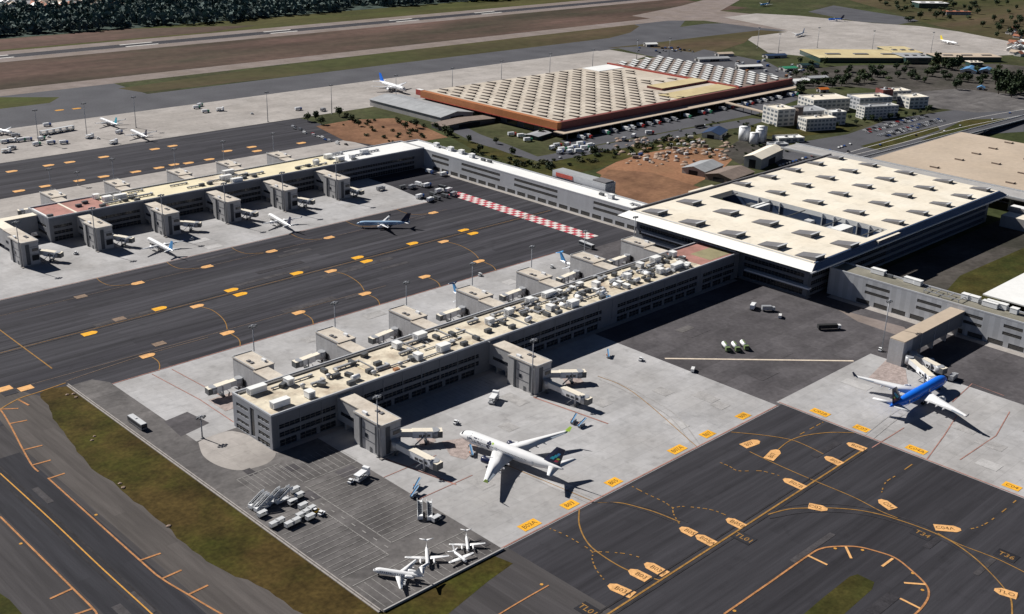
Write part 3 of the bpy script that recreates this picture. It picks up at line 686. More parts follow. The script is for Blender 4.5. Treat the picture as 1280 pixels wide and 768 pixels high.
# --- white canopy and low buildings in the court east of the hall
t=thing('canopy_roof','bright white flat canopy on posts behind the grey wing','canopy',(0,0,0))
MB().box(684,745,225,270,5.2,6,'roof_white').build('roof',t)
for x in (688,712,740):
    for y in (229,266): MB().box(x,x+.5,y,y+.5,0,5.2,'steel').build('post',t)
t=thing('link_building','low cream roofed link beside the end of the terminal hall','building',(0,0,0))
b=MB(); b.box(858,872,196,336,0,9,'concrete_wall','roof_cream'); b.build('wall',t)
b=MB(); b.box(876,884,190,338,0,12,'concrete_wall','roof_white'); b.build('stair_block',t)
for i in range(8): MB().box(860+random.random()*6,864+random.random()*6,210+i*15,214+i*15,9,10.4,random.choice(['galv','roof_white','hood_grey'])).build('roof_unit',t)
t=thing('elevated_road','grey elevated kerbside road between the cream hall roof and the tan garage roof','bridge',(0,0,0))
MB().box(899,924,60,560,11.6,12.8,'concrete_wall').build('deck',t)
for x in (899,923.2): MB().box(x,x+.8,60,560,12.803,13.8,'galv').build('barrier',t)
for y in range(80,560,30): MB().box(908,914,y,y+1.6,0,11.6,'concrete_wall').build('pier_column',t)
def viaduct(label,a,b_,z0,z1,wd):
    a=P(*a,z0); c=P(*b_,z1); t=thing('road_ramp',label,'bridge',(0,0,0))
    MB().beam(a,c,wd/2,.5,'asphalt_road').build('deck',t); n=(c-a).cross(Vector((0,0,1))).normalized()*wd/2
    for s_ in (-1,1): MB().beam(a+n*s_+Vector((0,0,.9)),c+n*s_+Vector((0,0,.9)),.25,.45,'galv').build('barrier',t)
    k=6
    for i in range(1,k): q=a.lerp(c,i/k); MB().box(q.x-1,q.x+1,q.y-1,q.y+1,0,q.z-.5,'concrete_wall').build('pier_column',t)
viaduct('raised road ramp behind the cream hall roof',(1035,212),(1165,178),7,7,11)
viaduct('road ramp sloping down beside the tan garage roof',(1165,178),(1290,145),7,1.5,11)
# --- garage
t=thing('parking_garage','wide garage with bare tan roof and small vent hoods','building',(0,0,0))
oW=[(150,480,z,z+1.8) for z in (1.2,5,8.8)]
MB().box(927,1100,120,484,0,12.9,'dark_void').build('core_wall',t)
facade(t,'W',926.4,119.4,484.6,0,13.3,oW,'concrete_wall',.58); facade(t,'N',485.2,927,1100,0,13.3,[(930,1097,z,z+1.8) for z in (1.2,5,8.8)],'concrete_wall',.58)
MB().box(927,1100,120,484,12.903,13.4,'roof_tan').build('roof',t)
for px in ((1168,209.5),(1199,200),(1220,192.5),(1241,186),(1261,179),(1263,229),(1278,217),(1285,200),(1245,205)):
    q=P(*px,13.4); b=MB(); b.box(-2.2,2.2,-3.4,3.4,0,1.3,'roof_brown','roof_tan'); b.build('vent_hood',t,(q.x,q.y,13.4))
# --- cargo hall
cargo=thing('cargo_hall','vast cargo hall with orange and maroon fascias and rows of roof lights','building',(0,0,0))
b=MB(); b.box(811,1214,757,956,0,13.9,'steel_dark','roof_cargo'); b.build('core_wall',cargo)
MB().box(805,811,752,957,8,14.6,'orange_clad').build('fascia',cargo)
MB().box(811.01,1000,752,757,6,14.6,'maroon_clad').build('fascia',cargo)
MB().box(1000.01,1219.99,754,757,6,14.2,'maroon_clad').build('fascia',cargo)
MB().box(804.7,805,752,957,7.4,8.1,'red_trim').build('trim',cargo)
MB().box(806,811,957.01,966,9,15,'red_trim','roof_white').build('end_fin',cargo)
MB().box(800,1216,738,751.9,6.4,7.1,'roof_tan').build('dock_canopy',cargo)
for x in range(806,1210,16): MB().box(x,x+.7,739,739.7,0,6.4,'steel_dark').build('canopy_post',cargo)
for i,x in enumerate(range(814,1200,14)): MB().box(x,x+9,756.6,756.98,.2,5,'dark_void' if i%3 else 'galv').build('dock_door',cargo)
for y in range(765,950,24): MB().box(810.6,810.98,y,y+14,1,6.5,'glass').build('window',cargo)
MB().box(1111.5,1114,757,957,13.9,16,'red_trim','roof_red').build('party_wall',cargo)
MB().box(1062,1110,926,954,13.905,14.4,'roof_white').build('roof_patch',cargo)
MB().box(1026,1111,800,822,13.905,16.5,'maroon_clad','roof_yellow').build('raised_roof',cargo)
MB().box(1002,1111,759,786,13.905,14.6,'roof_yellow').build('raised_roof',cargo)
MB().box(1115,1213,758,955,13.905,14.0,'roof_brown').build('roof_patch',cargo)
lm=MB()
v=[(-1.0,-6.4,0),(1.0,-6.4,0),(1.0,6.4,0),(-1.0,6.4,0),(-1.0,-6.4,1.25),(1.0,-6.4,1.25),(1.0,6.4,.5),(-1.0,6.4,.5)]
for f,m in (((4,5,6,7),'roof_dark'),((0,1,5,4),'roof_dark'),((1,2,6,5),'roof_dark'),((2,3,7,6),'roof_dark'),((3,0,4,7),'roof_dark')): lm.face([v[q] for q in f],m)
lm.box(-1.6,1.6,-7.2,-5.4,1.25,1.5,'roof_dark')
src=None; n=0
for i in range(25):
    for j in range(9):
        x=813+6+i*12; y=765+(j+(.5 if i%2 else 0))*21.6
        if x>1106 or y>950 or (x>1018 and y<832) or (x>1055 and y>918) or (x>1060 and 850<y<885): continue
        if src is None: src=lm.build('roof_light',cargo,(x,y,13.9))
        else:
            o=src.copy(); col.objects.link(o); o.parent=cargo; o.location=(x,y,13.9)
lm=MB(); lm.box(-2.8,2.8,-4.6,4.6,0,1.4,'hood_grey','hood_grey'); lm.face([(-2.4,-4.4,1.42),(2.8,-4.4,1.42),(3.4,4.4,2.6),(-2.4,4.4,2.6)],'roof_white')
src=None
for i in range(8):
    for j in range(12):
        x=1120+i*12.4; y=764+(j+(.5 if i%2 else 0))*16
        if y>950: continue
        if src is None: src=lm.build('roof_light',cargo,(x,y,14))
        else:
            o=src.copy(); col.objects.link(o); o.parent=cargo; o.location=(x,y,14)
t=thing('cargo_bridge','narrow tan roofed gallery leading off the maroon cargo hall','walkway',(0,0,0))
a=P(905,128,6); c=P(955,141,6); MB().beam((a.x,a.y,6.5),(c.x,c.y,6.5),2.6,.5,'roof_tan').build('roof',t)
for k in range(5):
    q=a.lerp(c,(k+.5)/5); MB().tube((q.x,q.y,0),(q.x,q.y,6),.4,.4,'steel_dark',6).build('post',t)
# --- gable sheds
def gable(name,label,c,ang,hx,hy,eave,ridge,wall,roof,cat='shed',over=.8,door=True):
    """ridge along local x"""
    t=thing(name,label,cat,(c[0],c[1],0),ang)
    b=MB(); b.box(-hx,hx,-hy,hy,0,eave,wall)
    for s in (-1,1): b.face([(s*hx,-hy,eave),(s*hx,hy,eave),(s*hx,0,ridge-.15)],wall)
    b.build('wall',t)
    for s in (-1,1):
        b=MB(); e=hy+over; dz=(ridge-eave)*e/hy
        p=[(-hx-over,0,ridge),(hx+over,0,ridge),(hx+over,s*e,ridge-dz),(-hx-over,s*e,ridge-dz)]
        b.face(p,roof); b.face([(q[0],q[1],q[2]-.25) for q in p][::-1],roof)
        for i in range(4): A,B_=p[i],p[(i+1)%4]; b.face([A,B_,(B_[0],B_[1],B_[2]-.25),(A[0],A[1],A[2]-.25)],roof)
        b.build('roof',t)
    if door:
        MB().box(-hx-.12,-hx,-hy*.4,hy*.4,0,eave*.8,'dark_void').build('door',t)
        MB().box(-hx*.3,hx*.3,-hy-.12,-hy,0,eave*.6,'dark_void').build('door',t)
    return t
gable('maintenance_shed','long pale grey metal shed left of the orange cargo fascia',(778,925),math.pi/2,58,22,7,10.5,'concrete_wall','roof_grey')
gable('lean_shed','low brown roofed shed in front of the orange cargo fascia',(772,850),math.pi/2-.05,9,34,4.5,6,'steel_dark','roof_brown')
gable('site_shed','weathered gable shed with a grey and tan roof on the waste ground',(812,582),.15,17,11,5,8,'concrete_wall','roof_grey')
gable('site_shed','weathered gable shed with a brown roof touching the terminal edge',(812,553),.1,19,13,5,8,'roof_brown','roof_brown')
gable('gatehouse','small flat grey gatehouse by the corner of the cargo hall',P(673,172),.2,12,7,4,4.8,'glass_green','roof_grey')
gable('works_hall','cream barrel shaped works hall behind the terminal roof',(882,566),.2,26,8,10,12.5,'tower_wall','roof_cream')
# --- offices, tanks
def block(name,label,c,ang,hx,hy,h,wall,roof,rows=3,cols=6,cat='building',group=None,glass='glass_office',ww=.62):
    t=thing(name,label,cat,(c[0],c[1],0),ang,group)
    b=MB(); b.box(-hx,hx,-hy,hy,0,h,wall,roof); b.build('wall',t)
    for a in ((-hx-.1,hx+.1,-hy-.1,-hy+.5),(-hx-.1,hx+.1,hy-.5,hy+.1),(-hx-.1,-hx+.5,-hy+.5,hy-.5),(hx-.5,hx+.1,-hy+.5,hy-.5)): MB().box(*a,h+.003,h+.9,wall).build('parapet',t)
    if rows:
        s1=s2=None; fh=h/rows
        wx=2*hx/cols; nc=max(1,round(2*hy/wx)); wy=2*hy/nc
        for r in range(rows):
            z=fh*(r+.3)
            for k in range(cols):
                for s in (-1,1):
                    l=(-hx+(k+.5)*wx, s*hy, z)
                    if s1 is None: s1=MB().box(-wx*ww/2,wx*ww/2,-.14,.14,0,fh*.5,glass).build('window',t,l)
                    else: o=s1.copy(); col.objects.link(o); o.parent=t; o.location=l
            for k in range(nc):
                for s in (-1,1):
                    l=(s*hx, -hy+(k+.5)*wy, z)
                    if s2 is None: s2=MB().box(-.14,.14,-wy*ww/2,wy*ww/2,0,fh*.5,glass).build('window',t,l)
                    else: o=s2.copy(); col.objects.link(o); o.parent=t; o.location=l
    for i in range(2): 
        x=random.uniform(-hx*.6,hx*.5); y=random.uniform(-hy*.5,hy*.5); MB().box(x,x+2.5,y,y+2,h+.003,h+1.8,random.choice(['galv','hood_grey'])).build('roof_unit',t)
    return t
block('office_building','cream office block with a rounded brown stair side near the tanks',(1040,655),-.35,11,13,17,'white_wall','roof_cream',4,3)
t=thing('stair_tower','tall brown curved stair tower between the cream offices','tower',(1053,640,0))
MB().tube((0,0,0),(0,0,18.5),5,5,'roof_brown',14).build('wall',t); MB().tube((0,0,18.5),(0,0,19.2),5.4,5.4,'hood_grey',14).build('roof',t)
block('office_building','white office block with a pale rounded end in front of a lawn',(1050,615),-.42,18,8,12,'white_wall','roof_cream',3,8)
block('office_building','grey roofed hall behind the white rounded office block',(1082,650),-.42,20,14,11,'cladding','roof_grey',2,6)
block('office_building','small white cube office beside the white rounded block',(1090,618),-.42,9,7,13,'white_wall','roof_white',3,3)
block('office_building','large white office with tan roof among the grouped offices',(1150,668),-.42,24,15,13,'white_wall','roof_cream',3,8)
block('office_building','white office wing with a grid of square windows',(1157,606),-.42,22,7,13,'white_wall','roof_grey',4,9)
block('office_building','broad pale office behind the window grid wing',(1200,640),-.42,22,12,13,'cladding','roof_cream',3,7)
block('office_building','dark red block rising among the white offices',(1232,640),-.42,7,7,17,'maroon_clad','roof_grey',0,1)
block('office_building','white end office with tan roof by the dark hedge',(1248,612),-.42,13,11,12,'white_wall','roof_cream',3,4)
block('office_building','far white office at the edge of the empty car park',(1276,650),-.42,16,10,10,'white_wall','roof_cream',2,5)
block('service_shed','flat white service shed beside the storage tanks',(978,602),-.5,14,7,4,'white_wall','roof_white',1,4,'shed')
block('service_shed','little blue grey plant shed at the foot of the tanks',(944,592),-.5,9,5,4,'cladding','roof_grey',1,3,'shed')
tk=thing('storage_tank','tall white cylindrical storage tank in the tank group','tank',(0,0,0),0,'white storage tanks')
b=MB(); b.tube((0,0,0),(0,0,13),5.5,5.5,'white_metal',20); b.build('shell',tk); b=MB(); b.tube((0,0,13),(0,0,13.9),5.7,1,'roof_white',20); b.build('roof',tk); b=MB(); b.box(-.5,.5,-5.9,-5.5,0,13.5,'steel'); b.build('ladder',tk)
pt=Proto(tk)
for c,s in (((946,632),1.0),((953,618),.9),((964,624),.95),((941,617),.8)): pt.put((*c,0),0,None,None,s)
gable('blue_roof_house','low house with a dark blue roof beside the access road',P(893,170),.35,14,9,4.5,7.5,'white_wall','navy','house')
# --- old terminal behind, far sheds and houses
def old(label,px,hx,hy,h,roof,ang=-.62,wall='glass_green'):
    q=P(*px,h); t=thing('old_terminal_wing',label,'building',(q.x,q.y,0),ang)
    MB().box(-hx+1,hx-1,-hy+1,hy-1,0,h-.6,wall).build('wall',t)
    MB().box(-hx,hx,-hy,hy,h-.6,h,roof).build('roof',t)
    MB().box(-hx*.9,hx*.9,-hy-.1,-hy+.9,h-1.6,h-.603,'steel_dark').build('fascia',t)
    for i in range(3): x=-hx*.7+i*hx*.6; MB().box(x,x+hx*.3,-hy*.3,-hy*.1,h+.003,h+1.2,'hood_grey').build('roof_unit',t)
    return t
old('long low yellow roofed terminal wing along the remote apron',(1070,67),70,38,7,'roof_yellow')
old('yellow roofed wing with an orange ridge stripe beside the remote apron',(1125,62),22,30,8,'roof_yellow')
old('grey pitched roof block between the yellow wings',(1140,69),20,22,9,'roof_grey')
old('tan roofed end wing behind the dark trees',(1205,69),50,18,7,'roof_tan')
old('small cream roofed annex in front of the tan end wing',(1218,77),10,8,6,'roof_cream')
old('white roofed hangar on the grassy rise past the remote apron',(1163,3),32,16,10,'roof_white')
old('red roofed barn on the grassy rise',(1196,14),26,9,6,'tile_red',wall='concrete_wall')
gable('blue_hangar','pair of bright blue roofs among dark trees',P(1212,90),.3,15,10,4,7,'white_wall','equip_blue')
gable('blue_hangar','bright blue roofed shed beside the tallest dark trees',P(1233,91),.3,10,8,4,7,'white_wall','equip_blue')
gable('blue_hangar','tiny bright blue roof at the edge of the empty car park',P(1226,112),.3,5,4,3,5,'white_wall','equip_blue')
for px,lab,hx,hy,r in (((890,76),'long grey roofed freight shed past the sawtooth extension',24,7,'roof_grey'),((905,70),'pink roofed freight shed past the sawtooth extension',12,6,'roof_tan'),((936,86),'white roofed freight shed past the sawtooth extension',18,5,'roof_white'),((968,72),'dark blue roofed freight shed near the green containers',16,7,'navy'),((985,88),'green roofed freight shed beside the dirt yard',10,7,'car_green'),((1010,84),'pale green roofed freight shed beside the dark tree',14,6,'glass_green'),((995,104),'white canopy shed at the end of the cargo hall',16,6,'roof_white'),((1020,100),'blue grey shed east of the cargo hall',14,7,'roof_grey'),((1028,115),'small orange roofed kiosk east of the cargo hall',6,4,'car_orange'),((813,58),'white roofed vehicle shelter by the far yard',9,5,'roof_white')):
    gable('freight_shed',lab,P(*px),-.4,hx,hy,4,5.5,'concrete_wall',r)
# ------------------------------------------------------------------ gate towers, boarding bridges, masts
t=thing('gate_tower','','gate tower')
b=MB(); b.box(-8,3,-38,-18,.0,15.4,'tower_wall','tower_wall',w='tower_wall'); b.build('head',t)
b=MB(); b.box(-4,4,-18,-.05,3.6,14.9,'tower_wall'); b.build('link',t)
MB().box(-8.3,3.3,-38.3,-17.9,15.403,15.9,'tower_roof').build('roof',t)
MB().box(-4.2,4.2,-17.9,-.06,14.903,15.4,'tower_roof').build('roof',t)
MB().box(-8.25,-8.01,-35.5,-33.6,1,14.4,'tower_dark').build('slot_window',t)
MB().box(-8.6,-8.01,-24,-22.8,0,15.2,'tower_dark').build('slot_window',t)
MB().box(-5.6,-3.2,-38.25,-38.01,1,14.4,'tower_dark').build('slot_window',t)
MB().box(-2,2.4,-38.3,-38.01,3.2,6.8,'dark_void').build('door',t)
MB().box(3.01,3.3,-33,-27,3.2,6.8,'dark_void').build('door',t)
for y in (-5,-12): MB().box(-3.4,3.4,y-.5,y+.5,0,3.6,'concrete_wall').build('column',t)
for y in (-29,-26): MB().box(-1,1,y,y+1.6,15.91,16.4,'hood_grey').build('roof_unit',t)
MB().box(-9.5,4.5,-39.5,-38,0.15,.5,'concrete_warm').build('plinth',t)
for z in (5.2,10.2): 
    MB().box(-8.12,-8.01,-33.5,-24.2,z,z+.18,'tower_dark').build('panel_joint',t); MB().box(-3,2.9,-38.12,-38.01,z+2,z+2.18,'tower_dark').build('panel_joint',t)
MB().box(-8.2,-8.01,-31,-29.6,.1,2.6,'steel_dark').build('service_door',t); MB().box(-8.2,-8.01,-28,-26.2,6.4,8.4,'glass').build('window',t); MB().box(-4.2,-4.01,-15,-3,7.2,8.8,'glass').build('window',t); MB().box(4.01,4.2,-15,-3,7.2,8.8,'glass').build('window',t); MB().box(-1.5,2.4,-38.2,-38.01,9.4,11.2,'glass').build('window',t)
for a in ((-8.25,-8.0,-38.2,-18),(3.0,3.25,-38.2,-18),(-8,3,-38.25,-38.0)): MB().box(*a,15.903,16.3,'galv').build('parapet',t)
MB().beam((4.0,-36,.3),(4.0,-26,3.4),.5,.12,'steel').build('outside_stairs',t)
MB().box(-6.5,-5.2,-25,-22,15.903,17.1,'white_metal').build('roof_unit',t)
tower=Proto(t)
ORD=['first','second','third','fourth','fifth','sixth','seventh']
GS='gate towers on the sunlit side of the long piers'
tower.put((288,398,0),0,'gate tower with twin bridges between the striped stalls and the large white airliner'); tower.put((385.5,398,0),0,'gate tower with twin bridges at the empty stand past the large white airliner')
for i,m in enumerate((283,333,382,432,481.5,530,580)): tower.put((m-8.5,430,0),math.pi,'gate tower behind the cluttered pier roof, %s from the open pier end'%ORD[i],'gate towers behind the cluttered pier roof')
for i,x in enumerate((323.5,373,422,471,520)): tower.put((x,745,0),0,'gate tower on the taxilane side of the yellow roofed pier, %s from its red end'%ORD[i],'gate towers along the yellow roofed pier')
tower.put((273.5,745,0),0,'outermost gate tower past the open red roofed end of the pier, joined by a corridor')
for i,m in enumerate((336,385,437,481,529)): tower.put((m-8.5,777,0),math.pi,'gate tower on the runway side of the yellow roofed pier, %s from its red end'%ORD[i],'gate towers on the runway side of the yellow roofed pier')
t=thing('end_corridor','angled corridor wrapping from the red roofed pier end to its outermost gate tower','walkway',(0,0,0))
b=MB(); b.box(270,277,745,770,3.6,14.9,'tower_wall'); b.build('corridor',t); b=MB(); b.box(277.01,299.8,763,770,3.6,14.9,'tower_wall'); b.build('corridor',t)
MB().box(269.8,277.2,744.9,770.2,14.903,15.3,'roof_cream').build('roof',t); MB().box(277.21,299.9,762.8,770.2,14.903,15.3,'roof_cream').build('roof',t)
for x,y in ((273,766),(285,766),(294,766),(273,752)): MB().box(x-1,x+1,y-1,y+1,0,3.6,'concrete_wall').build('column',t)

def bridge(L,ext):
    t=thing('boarding_bridge','','boarding bridge')
    MB().tube((0,0,3.4),(0,0,7.6),2.2,2.2,'steel',14).build('rotunda',t); MB().tube((0,0,.0),(0,0,3.4),.7,.7,'steel_dark',8).build('support_column',t)
    a=L*.55; dz=-.9
    b=MB(); b.beam((1.6,0,5.6),(a,0,5.6+dz*.5),1.45,1.35,'galv'); b.build('inner_tunnel',t)
    MB().beam((1.6,0,7.02),(a,0,7.02+dz*.5),1.5,.06,'roof_cream').build('tunnel_roof',t)
    b=MB(); b.beam((a-2,0,5.6+dz*.4),(L,0,5.6+dz),1.8,1.65,'white_metal'); o=b.build('outer_tunnel',t)
    MB().beam((a-2,0,7.33+dz*.4),(L,0,7.33+dz),1.85,.06,'roof_cream').build('tunnel_roof',t)
    for k in range(3):
        x=a+1+k*(L-a-2)/3; MB().box(x,x+(L-a-2)/4,-1.9,-1.81,4.6+dz*.8,5.8+dz*.8,'glass').build('window',t)
    b=MB(); b.tube((L+.8,0,3.0),(L+.8,0,6.5),2.3,2.3,'steel',12); b.build('cab',t)
    b=MB(); b.box(L+1.2,L+4.2,-2.0,2.0,3.1,6.3,'steel_dark','roof_cream'); b.build('cab_hood',t)
    x=L-3.4
    for s in (-1,1): MB().beam((x,s*1.9,1.0),(x,s*2.2,6.6),.28,.3,'steel').build('lift_column',t)
    MB().box(x-.7,x+.7,-2.4,2.4,.7,1.3,'steel_dark').build('bogie',t)
    for s in (-1,1): MB().tube((x,s*1.3,.62),(x,s*2.0,.62),.62,.62,'tyre',12).build('wheel',t)
    b=MB(); b.beam((x-1,-2.2,4.2),(x-5,-2.2,.4),.5,.12,'steel'); b.build('service_stairs',t)
    return Proto(t)
brS=bridge(17,0); brL=bridge(23,0); brX=bridge(13,0)
LB='boarding bridges behind the cluttered pier roof'
for i,m in enumerate((283,333,382,432,481.5,530,580)): brX.put((m-13,461,0),math.pi-.08+.05*(i%3),'grey boarding bridge of the %s tower from the open end behind the cluttered pier'%ORD[i],LB)
def aim(pr,a,b_,label,group=None): pr.put((a[0],a[1],0),math.atan2(b_[1]-a[1],b_[0]-a[0]),label,group)
aim(brS,(293,366),(312,353),'boarding bridge stretched towards the nose of the large white airliner')
aim(brL,(286.5,358),(289,331),'boarding bridge lying between parked stairs and the large white airliner')
aim(brS,(391,366),(409,355),'boarding bridge with raised cab at the empty stand beside the striped shade')
aim(brL,(384,358),(386,331),'boarding bridge pointing over the empty stand by a white wingtip')
for i,(x,c) in enumerate(((273.5,(289,702)),(323.5,(342,695)),(373,(389,706)),(422,(437,693)),(471,(483,704)),(520,(529,701)))):
    aim(brX,(x+5.2,716),c,'grey boarding bridge at the %s taxilane side tower from the red pier end'%ORD[i],'boarding bridges along the yellow roofed pier')
for i,m in enumerate((336,385,437,481,529)): aim(brX,(m-13.5,808),(m-30,812),'grey boarding bridge at the %s runway side tower from the red pier end'%ORD[i],'boarding bridges on the runway side')
aim(brL,(553,250.5),(541,232),'white boarding bridge docked at the blue airliner')
aim(brS,(560,252),(556,234),'folded white boarding bridge behind the one docked at the blue airliner')

def mast(h):
    t=thing('floodlight_mast','','mast')
    MB().tube((0,0,0),(0,0,h),.42,.2,'steel',8).build('pole',t); MB().tube((0,0,0),(0,0,.6),.9,.8,'concrete_wall',10).build('base',t)
    b=MB(); b.beam((-2.2,0,h),(2.2,0,h),.16,.16,'steel'); b.beam((0,-1.5,h),(0,1.5,h),.16,.16,'steel'); b.tube((0,0,h-.3),(0,0,h+.5),.5,.4,'steel',8); b.build('head_frame',t)
    for x,y in ((-2,.0),(-.9,.9),(.9,.9),(2,0),(.9,-.9),(-.9,-.9)): MB().box(x-.45,x+.45,y-.4,y+.4,h-.75,h-.1,'steel_dark').build('floodlight',t)
    return Proto(t)
m30=mast(30)
m30.put((279.5,362,0),0,'floodlight mast against the tower next to the striped stalls'); m30.put((377,362,0),0,'floodlight mast against the tower at the empty stand past the white airliner')
for i,x in enumerate((283,333,382,432,481.5,530,580)): m30.put((x,466.5,0),0,'floodlight mast beyond the cluttered pier roof, %s from the open pier end'%ORD[i],'masts beyond the cluttered pier roof')
for i,x in enumerate((265,315,364.5,413.5,462.5,511.5)): m30.put((x,709,0),0,'floodlight mast on the taxilane side of the yellow roofed pier, %s from its red end'%ORD[i],'masts along the yellow roofed pier')
for i,x in enumerate((336,385,437,481,529)): m30.put((x,822,0),0,'floodlight mast on the runway side of the yellow roofed pier, %s from its red end'%ORD[i],'masts on the runway side of the pier')
for x,y in ((414,1028),(461,1031),(511,1032),(625,979),(698,972),(789,979),(870,978),(951,982),(1039,987),(1108,978),(1222,1000),(1273,985)): m30.put((x,y,0),0,'tall floodlight mast on the cargo apron','masts on the cargo apron')
for px in ((1112,376),): q=P(*px,30); m30.put((q.x,q.y,0),0,'tall floodlight mast at the corner of the blue airliner stand')
for px in ((949,38),(975,46),(1167,44),(1024,38),(1093,42)): q=P(*px,26); m30.put((q.x,q.y,0),0,'tall floodlight mast on the remote apron','masts on the remote apron')
ml=mast(11)
for px in ((253,548),(98,232)): q=P(*px); ml.put((q.x,q.y,0),0,'short lamp post on open paving','short lamp posts')

